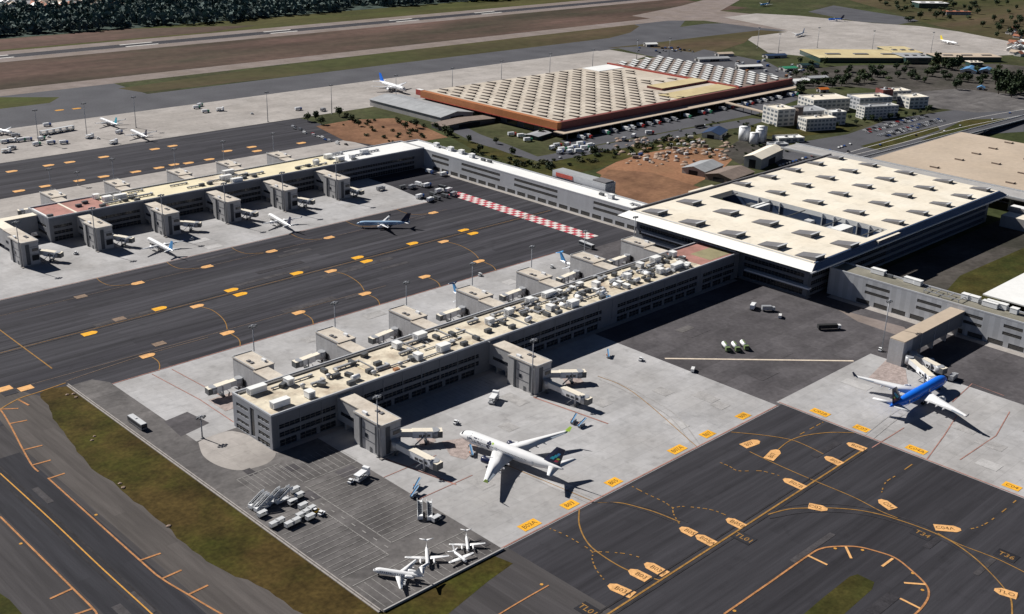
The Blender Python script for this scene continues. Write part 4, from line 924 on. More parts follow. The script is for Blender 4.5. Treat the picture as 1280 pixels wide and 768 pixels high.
# ------------------------------------------------------------------ aircraft
FUS=[(0,.03,-.28),(.008,.24,-.24),(.025,.48,-.16),(.05,.70,-.09),(.085,.88,-.04),(.125,.98,-.01),(.16,1,0),(.60,1,0),(.70,.93,.05),(.79,.78,.14),(.87,.56,.27),(.94,.33,.40),(.985,.17,.48),(1,.06,.50)]
def airliner(name,label,L,Rf,zc,span,root,tip,sweep,wx,body='ac_white',fin='ac_navy',tail='low',eng=(),er=1.4,el=5.,engm='ac_white',prop=False,rear=False,finh=None,wingm='ac_wing',stabm=None,wz=-.55,dihed=.09,winglet=None,high=False,stripe=None,group=None,hspan=None,finchord=None):
    t=thing(name,label,'aircraft',group=group)
    n=18; rg=[]
    for tt,r,dz in FUS:
        x=L/2-tt*L; rr=r*Rf; rg.append([(x,rr*math.cos(a),zc+dz*Rf*1.0+rr*1.03*math.sin(a)) for a in [2*math.pi*k/n for k in range(n)]])
    fu=MB().rings(rg,body).build('fuselage',t)
    # cockpit glass
    b=MB()
    for s in (-1,1):
        for k in range(3):
            a0=.55+.36*k; a1=a0+.32
            p=[]
            for tt,r,dz,a in ((.033,.56,-.14,a0),(.033,.56,-.14,a1),(.052,.72,-.085,a1),(.052,.72,-.085,a0)):
                x=L/2-tt*L; rr=r*Rf*1.015; p.append((x,s*rr*math.cos(a),zc+dz*Rf+rr*1.03*math.sin(a)))
            b.face(p,'glass')
    b.build('cockpit_window',fu)
    b=MB()
    for s in (-1,1):
        nw=max(8,int(L*.62/ .9)); 
        for k in range(nw):
            x=L/2-L*.16-k*(L*.54/nw); y=s*Rf*1.008*math.cos(.22); z=zc+Rf*1.03*math.sin(.22)
            b.box(x-.16,x+.16,y-.02,y+.02,z-.2,z+.2,'glass')
    o=b.build('cabin_windows',fu); o['kind']='stuff'
    for s in (-1,1):
        for x in (L/2-L*.12,L/2-L*.75,L/2-L*.4): MB().box(x-.5,x+.5,s*Rf*.995-.03,s*Rf*.995+.03,zc-Rf*.1,zc+Rf*.45,'ac_grey').build('door',fu)
    if stripe:
        b=MB(); 
        for s in (-1,1): b.box(-L*.30,L*.34,s*Rf*1.0-.03,s*Rf*1.0+.03,zc-Rf*.16,zc+Rf*.02,stripe)
        b.build('cheat_line',fu)
    # wing fairing
    zw=zc+wz*Rf if not high else zc+Rf*.93
    MB().rings([[(wx+root*.62*c,Rf*.78*math.sin(2*math.pi*k/10)*w_,zw-Rf*.12+Rf*.42*math.cos(2*math.pi*k/10)*w_) for k in range(10)] for c,w_ in ((-1.0,.2),(-.7,.8),(0,1),(.7,.8),(1,.2))],body if not high else body).build('belly_fairing',t)
    def aero(xle,ch,y,z,th): return [(xle,y,z),(xle-ch*.12,y,z+th*.55),(xle-ch*.4,y,z+th*.7),(xle-ch,y,z+.02),(xle-ch*.45,y,z-th*.4),(xle-ch*.1,y,z-th*.35)]
    half=span/2; ts=math.tan(sweep)
    for s in (-1,1):
        ky=half*.36; kc=root*.62 if sweep>.2 else root*.92
        st=[(0,root),(ky,kc),(half*.96,tip),(half,tip*.6)]
        b=MB(); rgs=[]
        for y,ch in st:
            xl=wx+root*.5-y*ts if sweep>.2 else wx+root*.5-(root-ch)*.35
            rgs.append(aero(xl,ch,s*y,zw+y*dihed+(y/half)**2*half*.02,ch*.12))
        b.rings(rgs,wingm); w_=b.build('wing',t)
        # control surfaces and track fairings
        b=MB()
        def le(y): return (wx+root*.5-y*ts) if sweep>.2 else wx+root*.5
        def ch_(y):
            for (ya,ca),(yb,cb) in zip(st,st[1:]):
                if ya<=y<=yb: return ca+(cb-ca)*(y-ya)/(yb-ya)
            return tip
        y0,y1=half*.70,half*.93
        zz=lambda y: zw+y*dihed+(y/half)**2*half*.02
        p=[(le(y)-(ch_(y))*f,s*y,zz(y)+ch_(y)*(.05 if f<.9 else .02)+.06) for y,f in ((y0,.72),(y1,.72),(y1,.97),(y0,.97))]
        b.face(p,'ac_wingdark'); b.build('aileron',w_)
        if sweep>.2:
            for f in (.26,.42,.56):
                y=half*f; x=le(y)-ch_(y); MB().box(x-.9,x+ch_(y)*.28,s*y-.22,s*y+.22,zz(y)-.75,zz(y)-.15,wingm).build('flap_fairing',w_)
        if winglet:
            b=MB(); xl=le(half)-(0 if sweep>.2 else 0); z=zz(half); h=span*.038
            b.rings([[(xl,s*half,z),(xl-tip*.9,s*half,z),(xl-tip*.9,s*(half+.12),z+.05),(xl,s*(half+.12),z+.05)],[(xl-h*.8,s*(half+h*.45),z+h),(xl-h*.8-tip*.45,s*(half+h*.45),z+h),(xl-h*.8-tip*.45,s*(half+h*.45+.1),z+h),(xl-h*.8,s*(half+h*.45+.1),z+h)]],winglet,sm=False)
            b.build('winglet',w_)
        for ey in eng:
            if rear:
                ex,ez,yy=-L*.24,zc+Rf*.45,s*(Rf+er*1.15)
            else:
                yy=s*ey; ex=le(ey)+el*.28 if sweep>.2 else wx+root*.5+el*.35; ez=zz(ey)-er*1.15 if not prop else zz(ey)-.1
            e=MB(); prof=((.5,.80),(.47,.98),(.30,1.06),(0,1.03),(-.3,.86),(-.5,.62)) if not prop else ((.5,.25),(.42,.55),(.2,.8),(-.2,.85),(-.5,.5))
            e.rings([[(ex+f*el,yy+er*r*math.cos(2*math.pi*k/16),ez+er*r*math.sin(2*math.pi*k/16)) for k in range(16)] for f,r in prof],engm,caps=True); eo=e.build('engine',t)
            if not prop:
                MB().tube((ex+.502*el,yy,ez),(ex+.512*el,yy,ez),er*.78,er*.78,'steel_dark',16).build('fan',eo)
                MB().tube((ex-.5*el,yy,ez),(ex-.62*el,yy,ez),er*.5,er*.2,'steel_dark',10).build('exhaust_cone',eo)
                if not rear: MB().beam((ex+.1*el,yy,ez+er*.9),(ex-.5*el,yy,ez+er*1.35),.18,er*.4,wingm).build('pylon',eo)
                else: MB().beam((ex,yy-s*er*.8,ez),(ex,s*Rf*.6,ez),el*.16,.12,engm).build('pylon',eo)
            else:
                MB().tube((ex+.5*el,yy,ez),(ex+.62*el,yy,ez),er*.3,er*.05,'steel_dark',8).build('spinner',eo)
                for k in range(4):
                    a=math.pi*k/2+.4; d=Vector((0,math.cos(a),math.sin(a)))*er*1.9; MB().beam((ex+.55*el,yy,ez),(ex+.55*el,yy+d.y,ez+d.z),.09,.05,'steel_dark').build('propeller_blade',eo)
    # tail
    fh=finh or span*.15; fc=finchord or L*.145; xb=-L*.5+L*.03+fc; zb=zc+Rf*.75
    def finsec(x,c,z,th): return [(x,0,z),(x-c*.3,th,z),(x-c,.02,z),(x-c,-.02,z),(x-c*.3,-th,z)]
    b=MB(); b.rings([finsec(xb+fc*.12,fc*1.05,zb-Rf*.2,Rf*.12),finsec(xb-fh*.72,fc*.52,zb+fh,Rf*.05)],fin,sm=False); fo=b.build('vertical_stabilizer',t)
    if fin=='ac_navy' and L>50:
        for f0,f1,z0,z1,m in ((.25,.5,.30,.46,'ac_cyan'),(.38,.62,.44,.60,'ac_cyan'),(.50,.72,.58,.72,'ac_sky'),(.60,.8,.22,.34,'ac_red'),(.66,.84,.36,.46,'ac_green')):
            b=MB()
            for s in (-1,1):
                pp=[]
                for f,z in ((f0,z0),(f1,z0),(f1+.06,z1),(f0+.06,z1)):
                    c=fc*1.05+(fc*.52-fc*1.05)*z; x=xb+fc*.12+(-fh*.72-fc*.12)*z
                    pp.append((x-c*f,s*(Rf*.12*(1-z)+Rf*.05*z+.02),zb-Rf*.2+(fh+Rf*.2)*z))
                b.face(pp,m)
            b.build('tail_emblem',fo)
    hs=(hspan or span*.32)/2; hc=fc*.62
    zt=zb+fh-.1 if tail=='T' else zc+Rf*.42
    xh=xb-fh*.72-fc*.0+hc*.15 if tail=='T' else xb-fc*.35
    for s in (-1,1):
        b=MB(); b.rings([aero(xh,hc,s*.05 if tail=='T' else s*Rf*.2,zt,.4),aero(xh-hs*.55,hc*.42,s*hs,zt+(.0 if tail=='T' else hs*.10),.14)],stabm or wingm); b.build('horizontal_stabilizer',t)
    # gear
    gz=zc-Rf*.8; wr=max(.3,Rf*.21)
    gx=[(L*.5-L*.105,0)]+[(wx-root*.22,s*(Rf*1.1 if L>25 else Rf*1.4)) for s in (-1,1)]
    for x,y in gx:
        MB().tube((x,y,wr),(x,y,gz+Rf*.3),wr*.28,wr*.32,'steel',6).build('landing_gear',t)
        for k in ((-1,1) if L>25 else (0,)):
            for q in ((-1,1) if (L>50 and y!=0) else (0,)):
                MB().tube((x+q*wr*1.1,y+k*wr*.75-.2*wr,wr),(x+q*wr*1.1,y+k*wr*.75+.45*wr,wr),wr,wr,'tyre',10).build('wheel',t)
    return t
def place(t,nose,tail,z,L,off=0):
    a=P(*nose,z); b_=P(*tail,z); d=(a-b_).normalized(); c=(a+b_)/2
    t.location=(c.x,c.y,.1); t.rotation_euler.z=math.atan2(d.y,d.x)
    return t
def title(t,s,size,m,x,Rf,zc,th0=.35,side=1):
    o=text_mesh('lettering',s,size,m,t)
    for v in o.data.vertices:
        u,vv=v.co.x,v.co.y; th=th0+vv/Rf; r=Rf*1.012
        v.co=Vector((x-u*side,side*r*math.cos(th),zc+r*1.03*math.sin(th)))
    return o
A330=dict(L=57.5,Rf=2.85,zc=5.4,span=60.5,root=13,tip=2.8,sweep=R(31),wx=3.0,eng=(9.4,),er=1.55,el=5.6,finh=8.8,finchord=8.6,hspan=19.4,wz=-.5,dihed=.075)
w=airliner('airliner','large white twin jet airliner with dark navy tail at the terminal stand',body='ac_white',fin='ac_navy',wingm='ac_white',winglet='ac_green',engm='ac_navy',**A330)
place(w,(576,541),(703,590),5.5,57)
title(w,'Azul',5.2,'ac_navy',57.5/2-11.2,2.85,5.4,.42)
b=MB()
for u,vv,m in ((-18.2,.4,'ac_navy'),(-18.9,-.3,'ac_navy'),(-18.0,-.9,'ac_navy'),(-19.4,.6,'ac_navy'),(-18.8,1.2,'ac_navy'),(-20.6,1.0,'ac_green'),(-18.6,-1.6,'ac_navy')):
    pp=[]
    for du,dv in ((-.5,-.5),(.5,-.5),(.5,.5),(-.5,.5)):
        th=.42+(vv+dv)/2.85; r=2.85*1.012; pp.append((57.5/2+u+du,r*math.cos(th),5.4+r*1.03*math.sin(th)))
    b.face(pp,m)
b.build('fuselage_emblem',w)
bl=airliner('airliner','large bright blue twin jet airliner with white wings and near black tail',body='ac_blue',fin='ac_navy',wingm='ac_white',winglet='ac_navy',engm='ac_white',stabm='ac_white',**A330)
place(bl,(1183,471.5),(1111.5,511.5),5.6,57)
E195=dict(L=38.5,Rf=1.6,zc=3.3,span=30,root=6,tip=1.6,sweep=R(26),wx=1.0,eng=(5.0,),er=.95,el=3.4,finh=6.2,finchord=5.8,hspan=12,wz=-.5,dihed=.10)
for lab,no,ta,bd,fn in (('small white twin jet nosing to the second tower of the yellow roofed pier',(183,297),(218,316),'ac_white','ac_sky'),
        ('small white twin jet nosing to the fourth tower of the yellow roofed pier',(333,266),(367,286),'ac_white','ac_navy'),
        ('pale blue twin jet taxiing on the dark taxilane with navy tail',(442,279),(517,279),'ac_sky','ac_navy'),
        ('white twin jet parked alone near the taxiway edge of the cargo apron',(122,147),(150,158),'ac_white','ac_cyan'),
        ('white twin jet with navy tail beside the lone parked jet on the cargo apron',(160,161),(188,174),'ac_white','ac_navy')):
    sp=dict(E195)
    if bd=='ac_sky': sp.update(wingm='ac_white')
    a=airliner('regional_jet',lab,body='ac_pale' if bd=='ac_sky' else 'ac_white',fin=fn,winglet='ac_navy',**sp); place(a,no,ta,3.4,38)
c=airliner('cargo_airliner','white wide bodied jet with bright blue tail on the cargo apron',body='ac_white',fin='ac_blue',wingm='ac_white',**dict(A330,L=54,span=48)); place(c,(508,113),(473,103),5,54)
c=airliner('cargo_airliner','white jet with yellow tail on the remote apron behind tan roofs',body='ac_white',fin='ac_yellow',wingm='ac_white',**dict(E195)); place(c,(1195,54.5),(1177,51),3,38)
c=airliner('cargo_airliner','green and white jet alone in the middle of the remote apron',body='ac_white',fin='ac_sky',stripe='ac_cyan',**dict(E195)); place(c,(993,45),(1006,41.5),3,38)
c=airliner('regional_jet','dark blue jet at the rim of the remote apron',body='ac_blue',fin='ac_navy',**dict(E195,L=30,span=26)); place(c,(1040,24.5),(1050,24.5),3,30)
c=airliner('cargo_airliner','blue grey jet taxiing far off by the runway junction',body='ac_sky',fin='ac_navy',**dict(E195)); place(c,(948,7),(965,4.5),3,38)
c=airliner('regional_jet','white jet half hidden among equipment at the cargo apron rim',body='ac_white',fin='ac_white',**dict(E195,L=30,span=26)); place(c,(12,166),(-8,162),3,30)
ATR=dict(L=27,Rf=1.4,zc=2.5,span=27,root=2.6,tip=1.5,sweep=0.03,wx=1.5,eng=(4.1,),er=.75,el=4,prop=True,high=True,tail='T',finh=5.4,finchord=4.6,hspan=7.3,dihed=.01)
for lab,px in (('white turboprop behind the pier, only its dark blue T tail clear of a tower',(569,358)),('white turboprop behind the pier with pale blue T tail above bare concrete',(703,319))):
    q=P(*px,7.4); a=airliner('turboprop_airliner',lab,body='ac_white',fin='ac_sky',stabm='ac_navy' if px[0]<600 else 'ac_sky',**ATR)
    a.location=(q.x,q.y-11.5,.1); a.rotation_euler.z=-math.pi/2
a=airliner('business_jet','white swept wing business jet parked on striped stalls by the verge',L=20,Rf=1.15,zc=2.1,span=19.5,root=4.4,tip=1.2,sweep=R(27),wx=-.6,eng=(1,),er=.62,el=3.4,rear=True,tail='T',finh=3.4,finchord=3.6,hspan=7.4,fin='ac_white',wingm='ac_white',body='ac_white')
place(a,(466,712),(531,722),2.2,20)
KA=dict(L=13.5,Rf=.75,zc=1.7,span=17,root=2.3,tip=1.2,sweep=.05,wx=1.2,eng=(2.6,),er=.5,el=3.2,prop=True,tail='T',finh=2.3,finchord=2.1,hspan=5.4,fin='ac_white',wingm='ac_white',body='ac_white',dihed=.08)
for lab,c,sc_,h in (('white twin propeller plane parked next to the business jet',(243.5,286),1.0,(-.62,-.78)),('smaller white twin propeller plane at the corner of the striped stalls',(261,282.5),.84,(-.62,-.78))):
    a=airliner('propeller_plane',lab,**KA); a.location=(*c,.1); a.rotation_euler.z=math.atan2(h[1],h[0]); a.scale=(sc_,)*3
a=airliner('propeller_plane','little white single seat plane squeezed between the two propeller planes',**dict(KA,span=13,L=10,tail='low',eng=(),dihed=.05)); a.location=(252.5,277.5,.1); a.rotation_euler.z=math.atan2(-.95,-.1); a.scale=(.9,)*3
D9=math.pi/2
# ------------------------------------------------------------------ rooftop plant
def ahu(w_,d,h,m='white_metal'):
    t=thing('air_handler','','air handler')
    MB().box(-w_/2,w_/2,-d/2,d/2,.35,h,m).build('casing',t)
    MB().box(-w_/2-.15,w_/2+.15,-d/2-.15,d/2+.15,h+.003,h+.18,'roof_white').build('lid',t)
    MB().box(-w_/2+.2,w_/2-.2,-d/2+.2,d/2-.2,0,.35,'steel_dark').build('skid',t)
    MB().box(-w_/2-.08,-w_/2-.003,-d*.3,d*.3,.7,h*.8,'steel').build('grille',t)
    return Proto(t)
def cond():
    t=thing('condenser','','condenser')
    MB().box(-2,2,-1.1,1.1,.2,1.9,'steel_dark').build('casing',t)
    for x in (-1,1): MB().tube((x,0,1.7),(x,0,1.95),.75,.75,'steel_dark',10).build('fan',t)
    return Proto(t)
def duct(L):
    t=thing('roof_duct','','duct')
    MB().box(-L/2,L/2,-.55,.55,.6,1.6,'steel').build('trunk',t); MB().box(L/2-1.1,L/2,.55,2.6,.6,1.6,'galv').build('elbow',t)
    k=-L/2+.6
    while k<L/2: MB().box(k,k+.2,-.5,.5,0,.6,'steel_dark').build('support',t); k+=3
    return Proto(t)
def drum():
    t=thing('roof_tank','','tank')
    MB().tube((-2.2,0,1.5),(2.2,0,1.5),1.3,1.3,'white_metal',14).build('shell',t)
    for x in (-1.4,1.4): MB().box(x-.2,x+.2,-1,1,0,.7,'steel_dark').build('saddle',t)
    return Proto(t)
def silo():
    t=thing('roof_fan','','roof fan')
    MB().tube((0,0,0),(0,0,1.6),1.0,1.0,'galv',12).build('curb',t); MB().tube((0,0,1.6),(0,0,2.3),1.5,.5,'galv',12).build('cowl',t)
    return Proto(t)
AHd=ahu(4.4,3.2,2.6,'steel'); AH=ahu(6.5,4.2,3.6); AH2=ahu(4.2,3.6,3.3); AHb=ahu(9,3.4,3.2); CO=cond(); DU=duct(14); DU2=duct(8); DR=drum(); SI=silo()
def rp(px,py,z=PH+1.5): q=P(px,py,z); return (min(max(q.x,252),600),min(max(q.y,401),426.5),PH-.04)
GP='plant on the cluttered roof of the tan pier'
for px,py,pr in ((321,487,AHb),(350,504,AHb),(361,477,AH2),(387,493,AH2),(496,432,AH2),(525,421,AH),(554,435,AH),(522.5,446,AH2),(686,368,AHb),(662,376,AH2),(688,385,AH2),(716,380,AH),(784,346,AH2),(800,332,AH2),(825,339,AH2),(846,333,AHb),(819,325,AH),(841,318,AH2),(745,356,AH2),(636,390,AH2),(612,402,AH2)):
    pr.put(rp(px,py),random.choice([0,0,math.pi/2 if pr is AH2 else 0]),'white box air handler on the cluttered tan pier roof',GP+', air handlers')
for px,py in ((439,477),(405,462),(472,453),(565,416),(595,421),(440,452),(462,462),(610,412),(628,402),(640,407),(700,390),(728,366),(757,372),(770,352),(790,352),(815,343),(833,326),(580,428),(545,420),(420,468),(655,391),(672,385),(705,372),(735,362)):
    CO.put(rp(px,py),random.choice([0,math.pi/2]),'dark twin fan condenser on the cluttered tan pier roof',GP+', condensers')
for i in range(9):
    x=268+i*8.5+random.uniform(-2,2)
    (SI if i%2 else CO).put((x,random.uniform(403,425),PH-.04),random.random()*3,'galvanised roof fan cowl on the cluttered tan pier roof' if i%2 else 'dark twin fan condenser on the cluttered tan pier roof',GP+(', fans' if i%2 else ', condensers'))
for x,y in ((284,412),(305,420),(318,408),(338,415),(352,423),(362,409),(402,413),(412,421),(424,416),(436,422),(448,414),(460,421),(470,416),(482,412),(492,420),(505,416),(518,421),(530,413),(540,420),(392,423),(452,424),(474,423),(498,424),(548,406)):
    (DU if random.random()<.45 else DU2).put((x,y+random.uniform(-1.5,1.5),PH-.04),random.choice([0,0,0,math.pi]),'run of bare metal duct on the cluttered tan pier roof',GP+', ducts')
for x,y in ((446,406),(462,409),(478,405),(494,408),(510,406),(524,409),(538,405),(300,405),(416,404)): DR.put((x,y,PH-.04),random.choice([0,.2,1.57]),'pale horizontal tank on the cluttered tan pier roof',GP+', tanks')
for i in range(34):
    x=random.uniform(428,566); (CO if i%3 else DU2).put((x,random.uniform(402,425),PH-.04),random.choice([0,D9,.3]),'dark twin fan condenser on the cluttered tan pier roof' if i%3 else 'run of bare metal duct on the cluttered tan pier roof',GP+(', condensers' if i%3 else ', ducts'),random.uniform(.7,1.1))
for i in range(14):
    x=random.uniform(440,575); AHd.put((x,random.uniform(403,425),PH-.04),random.choice([0,D9]),'grey plant box with pale lid on the cluttered tan pier roof',GP+', grey boxes',random.uniform(.6,.95))
for i in range(12):
    x=random.uniform(420,560); SI.put((x,random.uniform(401,425),PH-.04),0,'galvanised roof fan cowl on the cluttered tan pier roof',GP+', fans',random.uniform(.7,1.1))
rr=random.Random(5)
for i in range(20):
    DU.put((rr.uniform(275,560),rr.uniform(402,425),PH-.04),rr.choice([0,0,0,math.pi/2]) if i%5 else math.pi/2,'thin bare metal pipe run on the cluttered tan pier roof',GP+', pipes',(rr.uniform(.9,1.9) if i%5 else .9,.4,rr.uniform(.4,.7)))
for i in range(16):
    DU.put((rr.uniform(350,545),rr.uniform(750,772),PH-.04),0,'run of bare metal duct on the yellow and red pier roof','plant on the yellow and red pier roof, ducts',(rr.uniform(.6,1.3),.7,.8)) if i%2 else CO.put((rr.choice([345,352,360,368,440,448,456,464,535,545])+rr.uniform(-3,3),rr.uniform(750,772),PH-.04),0,'dark twin fan condenser on the yellow and red pier roof','plant on the yellow and red pier roof, condensers')
tp=tag(MB().prism([(-3,-2),(2.6,-2.2),(3.2,1.8),(-2.6,2.2)],0,.5,'equip_blue').build('tarpaulin',None,rp(757,368)),'bright blue tarpaulin spread on the cluttered pier roof','tarpaulin')
tp=tag(MB().prism([(-1.6,-1.2),(1.4,-1.4),(1.7,1),(-1.2,1.3)],0,1.2,'rust').build('scrap_pile',None,rp(496,460)),'rust coloured heap on the cluttered pier roof','scrap pile')
def rp2(px,py): q=P(px,py,PH+1.5); return (min(max(q.x,303),628),min(max(q.y,748.5),773),PH-.04)
for px,py in ((120,246),(134,249),(150,246),(282,222),(297,226),(284,215),(410,196),(425,199),(440,196),(455,190),(395,203)):
    random.choice([AH,AH2,AHb]).put(rp2(px,py),0,'white box air handler on the yellow and red pier roof','plant on the yellow and red pier roof, air handlers')
for px,py in ((106,252),(98,256),(128,256),(165,246),(172,249),(305,221),(318,219),(262,228),(252,230),(436,204),(448,200),(385,206),(372,209),(56,270)):
    CO.put(rp2(px,py),0,'dark twin fan condenser on the yellow and red pier roof','plant on the yellow and red pier roof, condensers')
for px,py in ((140,252),(160,244),(180,243),(300,218),(320,216),(420,192),(445,193),(465,188)): DU.put(rp2(px,py),0,'run of bare metal duct on the yellow and red pier roof','plant on the yellow and red pier roof, ducts')
def onconn(px,py):
    q=P(px,py,16); return (min(max(q.x,634),647),q.y,15.16)
for px,py in ((548,182),(556,184),(566,187),(578,191),(590,196),(604,200),(612,202),(752,243),(764,247),(795,256)):
    random.choice([CO,AH2,DU2]).put(onconn(px,py),math.pi/2,'small plant unit on the white connector roof','plant on the white connector roof')
def onwing(px,py): q=P(px,py,PH+1); return (min(max(q.x,627),638.5),q.y,PH-.04)
for px,py in ((1098,341),(1112,345),(1140,352),(1148,355),(1207,372),(1215,374),(1228,379),(1238,382),(1245,380),(1256,384),(1268,390)):
    random.choice([AH2,AHb,CO]).put(onwing(px,py),math.pi/2,'pale plant unit on the dull roof of the grey wing','plant on the olive wing roof')
t=thing('roof_frame','low open steel frame standing on the dull wing roof','frame',(632.5,272,PH-.04)); 
for x in (-4,4): MB().box(x-.2,x+.2,-11,11,1.6,2,'steel').build('rail',t)
for y in (-11,-4,4,11): MB().box(-4,4,y-.2,y+.2,1.6,1.98,'steel').build('rail',t)
for x in (-4,4):
    for y in (-10.8,0,10.8): MB().box(x-.18,x+.18,y-.18,y+.18,0,1.6,'steel').build('post',t)

# ------------------------------------------------------------------ vehicles
def wheels(t,xs,w_,r,par=None):
    for x in xs:
        for s in (-1,1): MB().tube((x,s*(w_-.12),r),(x,s*(w_+.08),r),r,r,'tyre',10).build('wheel',t)
def bus():
    t=thing('apron_bus','','bus')
    MB().box(-6.8,6.8,-1.5,1.5,.35,3.0,'car_grey').build('body',t); MB().box(-6.6,6.6,-1.4,1.4,3.003,3.2,'galv').build('roof',t)
    for s in (-1,1):
        for k in range(6): x=-6.3+k*2.12; MB().box(x,x+1.9,s*1.52-.03,s*1.52+.03,1.3,2.7,'glass').build('window',t)
    MB().box(6.8,6.85,-1.35,1.35,1.2,2.8,'glass').build('windscreen',t); MB().box(-2,-.4,-.6,.6,3.203,3.5,'galv').build('roof_unit',t); wheels(t,(-4.4,4.2),1.4,.5); return Proto(t)
def stairs():
    t=thing('passenger_stairs','','stairs')
    MB().box(-4,3.2,-1.1,1.1,.5,1.0,'galv').build('chassis',t); MB().box(-4,-2.4,-1.1,1.1,1.003,2.2,'white_metal').build('cab',t)
    b=MB(); b.beam((-3.6,0,1.2),(3.0,0,4.4),.95,.16,'steel'); b.build('flight',t)
    for k in range(9): x=-3.4+k*.75; MB().box(x,x+.35,-.9,.9,1.4+k*.364,1.62+k*.364,'steel_dark').build('tread',t)
    for s in (-1,1): MB().beam((-3.6,s*1.0,2.0),(3.0,s*1.0,5.2),.05,.45,'galv').build('side_panel',t)
    MB().box(3.0,4.6,-1.1,1.1,4.2,4.5,'galv').build('platform',t)
    for s in (-1,1): MB().box(3.0,4.6,s*1.08-.05,s*1.08+.05,4.503,5.6,'white_metal').build('side_panel',t)
    for s in (-1,1): MB().beam((2.4,s*.8,1.0),(2.8,s*.8,4.1),.12,.12,'steel').build('strut',t)
    wheels(t,(-3,2.2),1.0,.45); return Proto(t)
def belt():
    t=thing('belt_loader','','belt loader')
    MB().box(-2.6,1.8,-.9,.9,.45,1.1,'steel').build('chassis',t); MB().beam((-3.2,0,1.3),(3.8,0,2.8),.5,.14,'equip_blue').build('conveyor',t)
    for s in (-1,1): MB().beam((-3.2,s*.55,1.55),(3.8,s*.55,3.05),.06,.12,'galv').build('rail',t)
    MB().box(-1.6,-.6,.5,1.0,1.103,1.9,'car_orange').build('seat_box',t); wheels(t,(-1.9,1.2),.85,.4); return Proto(t)
def cart():
    t=thing('baggage_cart','','cart')
    MB().box(-1.6,1.6,-.8,.8,.4,.55,'steel_dark').build('deck',t); MB().box(-1.6,1.6,-.85,.85,1.8,1.9,'galv').build('roof',t)
    for x in (-1.5,1.5): MB().box(x-.06,x+.06,-.8,.8,.553,1.8,'galv').build('end_panel',t)
    wheels(t,(-1.1,1.1),.7,.28); return Proto(t)
def tug(m):
    t=thing('tow_tractor','','tractor')
    MB().box(-1.6,1.6,-.85,.85,.35,1.1,m).build('body',t); MB().box(-.9,.3,-.75,.75,1.103,1.9,'glass').build('cab',t); MB().box(-1,.4,-.8,.8,1.903,2.0,'white_metal').build('roof',t); wheels(t,(-1,1),.8,.42); return Proto(t)
def loader():
    t=thing('container_loader','','loader')
    MB().box(-4.2,4.2,-1.7,1.7,.5,1.1,'steel').build('chassis',t); MB().box(-3.8,2.2,-1.5,1.5,3.0,3.4,'white_metal').build('platform',t)
    for s in (-1,1):
        for a,c in ((-3,1.5),(1.5,-3)): MB().beam((a,s*1.3,1.1),(c,s*1.3,3.0),.1,.14,'steel_dark').build('scissor_arm',t)
    MB().box(2.6,4.2,-1.6,1.6,1.103,4.3,'white_metal').build('cab',t); MB().box(4.2,4.25,-1.3,1.3,2.6,3.9,'glass').build('windscreen',t); wheels(t,(-3,3),1.6,.5); return Proto(t)
def truck(m,box,L=8,h=3.4):
    t=thing('truck','','truck')
    MB().box(-L/2,L/2-2.2,-1.25,1.25,.9,h,box).build('box_body',t); MB().box(L/2-2,L/2,-1.2,1.2,.6,2.7,m).build('cab',t)
    MB().box(L/2,L/2+.05,-1.05,1.05,1.6,2.5,'glass').build('windscreen',t); MB().box(-L/2,L/2-.3,-.5,.5,.55,.9,'steel_dark').build('chassis',t); wheels(t,(-L/2+1.2,L/2-1.2),1.15,.5); return Proto(t)
def tanker():
    t=thing('fuel_tanker','','tanker')
    MB().tube((-4.2,0,2.0),(2.0,0,2.0),1.25,1.25,'white_metal',14).build('tank',t); MB().box(2.4,4.4,-1.2,1.2,.6,2.8,'car_lime').build('cab',t)
    MB().box(4.4,4.45,-1,1,1.6,2.6,'glass').build('windscreen',t); MB().box(-3.4,1.2,-.4,.4,3.2,3.45,'car_lime').build('walkway',t); MB().box(-4.2,4,-.5,.5,.5,.85,'steel_dark').build('chassis',t); wheels(t,(-3,-1.7,3.2),1.15,.5); return Proto(t)
def car(m,van=False):
    b=MB(); L=2.2 if not van else 2.6
    prof=((-L,.35),(-L,.95),(-L*.62,1.02),(-L*.38,1.46),(L*.22,1.46),(L*.5,1.0),(L,.85),(L,.35)) if not van else ((-L,.35),(-L,2.0),(L*.5,2.0),(L*.75,1.2),(L,1.05),(L,.35))
    b.rings([[(x,-.88,z) for x,z in prof],[(x,.88,z) for x,z in prof]],m,sm=False)
    for s in (-1,1):
        if not van: b.face([(-L*.55,s*.89,1.04),(-L*.36,s*.89,1.38),(L*.2,s*.89,1.38),(L*.42,s*.89,1.02)],'glass')
        else: b.face([(-L*.1,s*.89,1.25),(-L*.1,s*.89,1.85),(L*.45,s*.89,1.85),(L*.62,s*.89,1.25)],'glass')
    if not van: b.face([(L*.25,-.75,1.455),(L*.25,.75,1.455),(L*.49,.78,1.03),(L*.49,-.78,1.03)],'glass')
    else: b.face([(L*.53,-.75,1.96),(L*.53,.75,1.96),(L*.75,.78,1.24),(L*.75,-.78,1.24)],'glass')
    for x in (-L*.6,L*.6):
        for s in (-1,1): b.tube((x,s*.72,.32),(x,s*.9,.32),.32,.32,'tyre',8)
    return b
BUS=bus(); ST=stairs(); BE=belt(); CA=cart(); TG=tug('white_metal'); TGy=tug('car_yellow'); LO=loader(); TK=tanker()
TR={c:truck(c,bx) for c,bx in (('car_white','white_metal'),('car_blue','white_metal'),('car_red','galv'),('car_silver','steel'),('car_green','white_metal'))}
TRg=truck('car_grey','steel_dark',6.5,2.8); TRd=truck('car_white','dark_void',14,3.2)
CAR={}
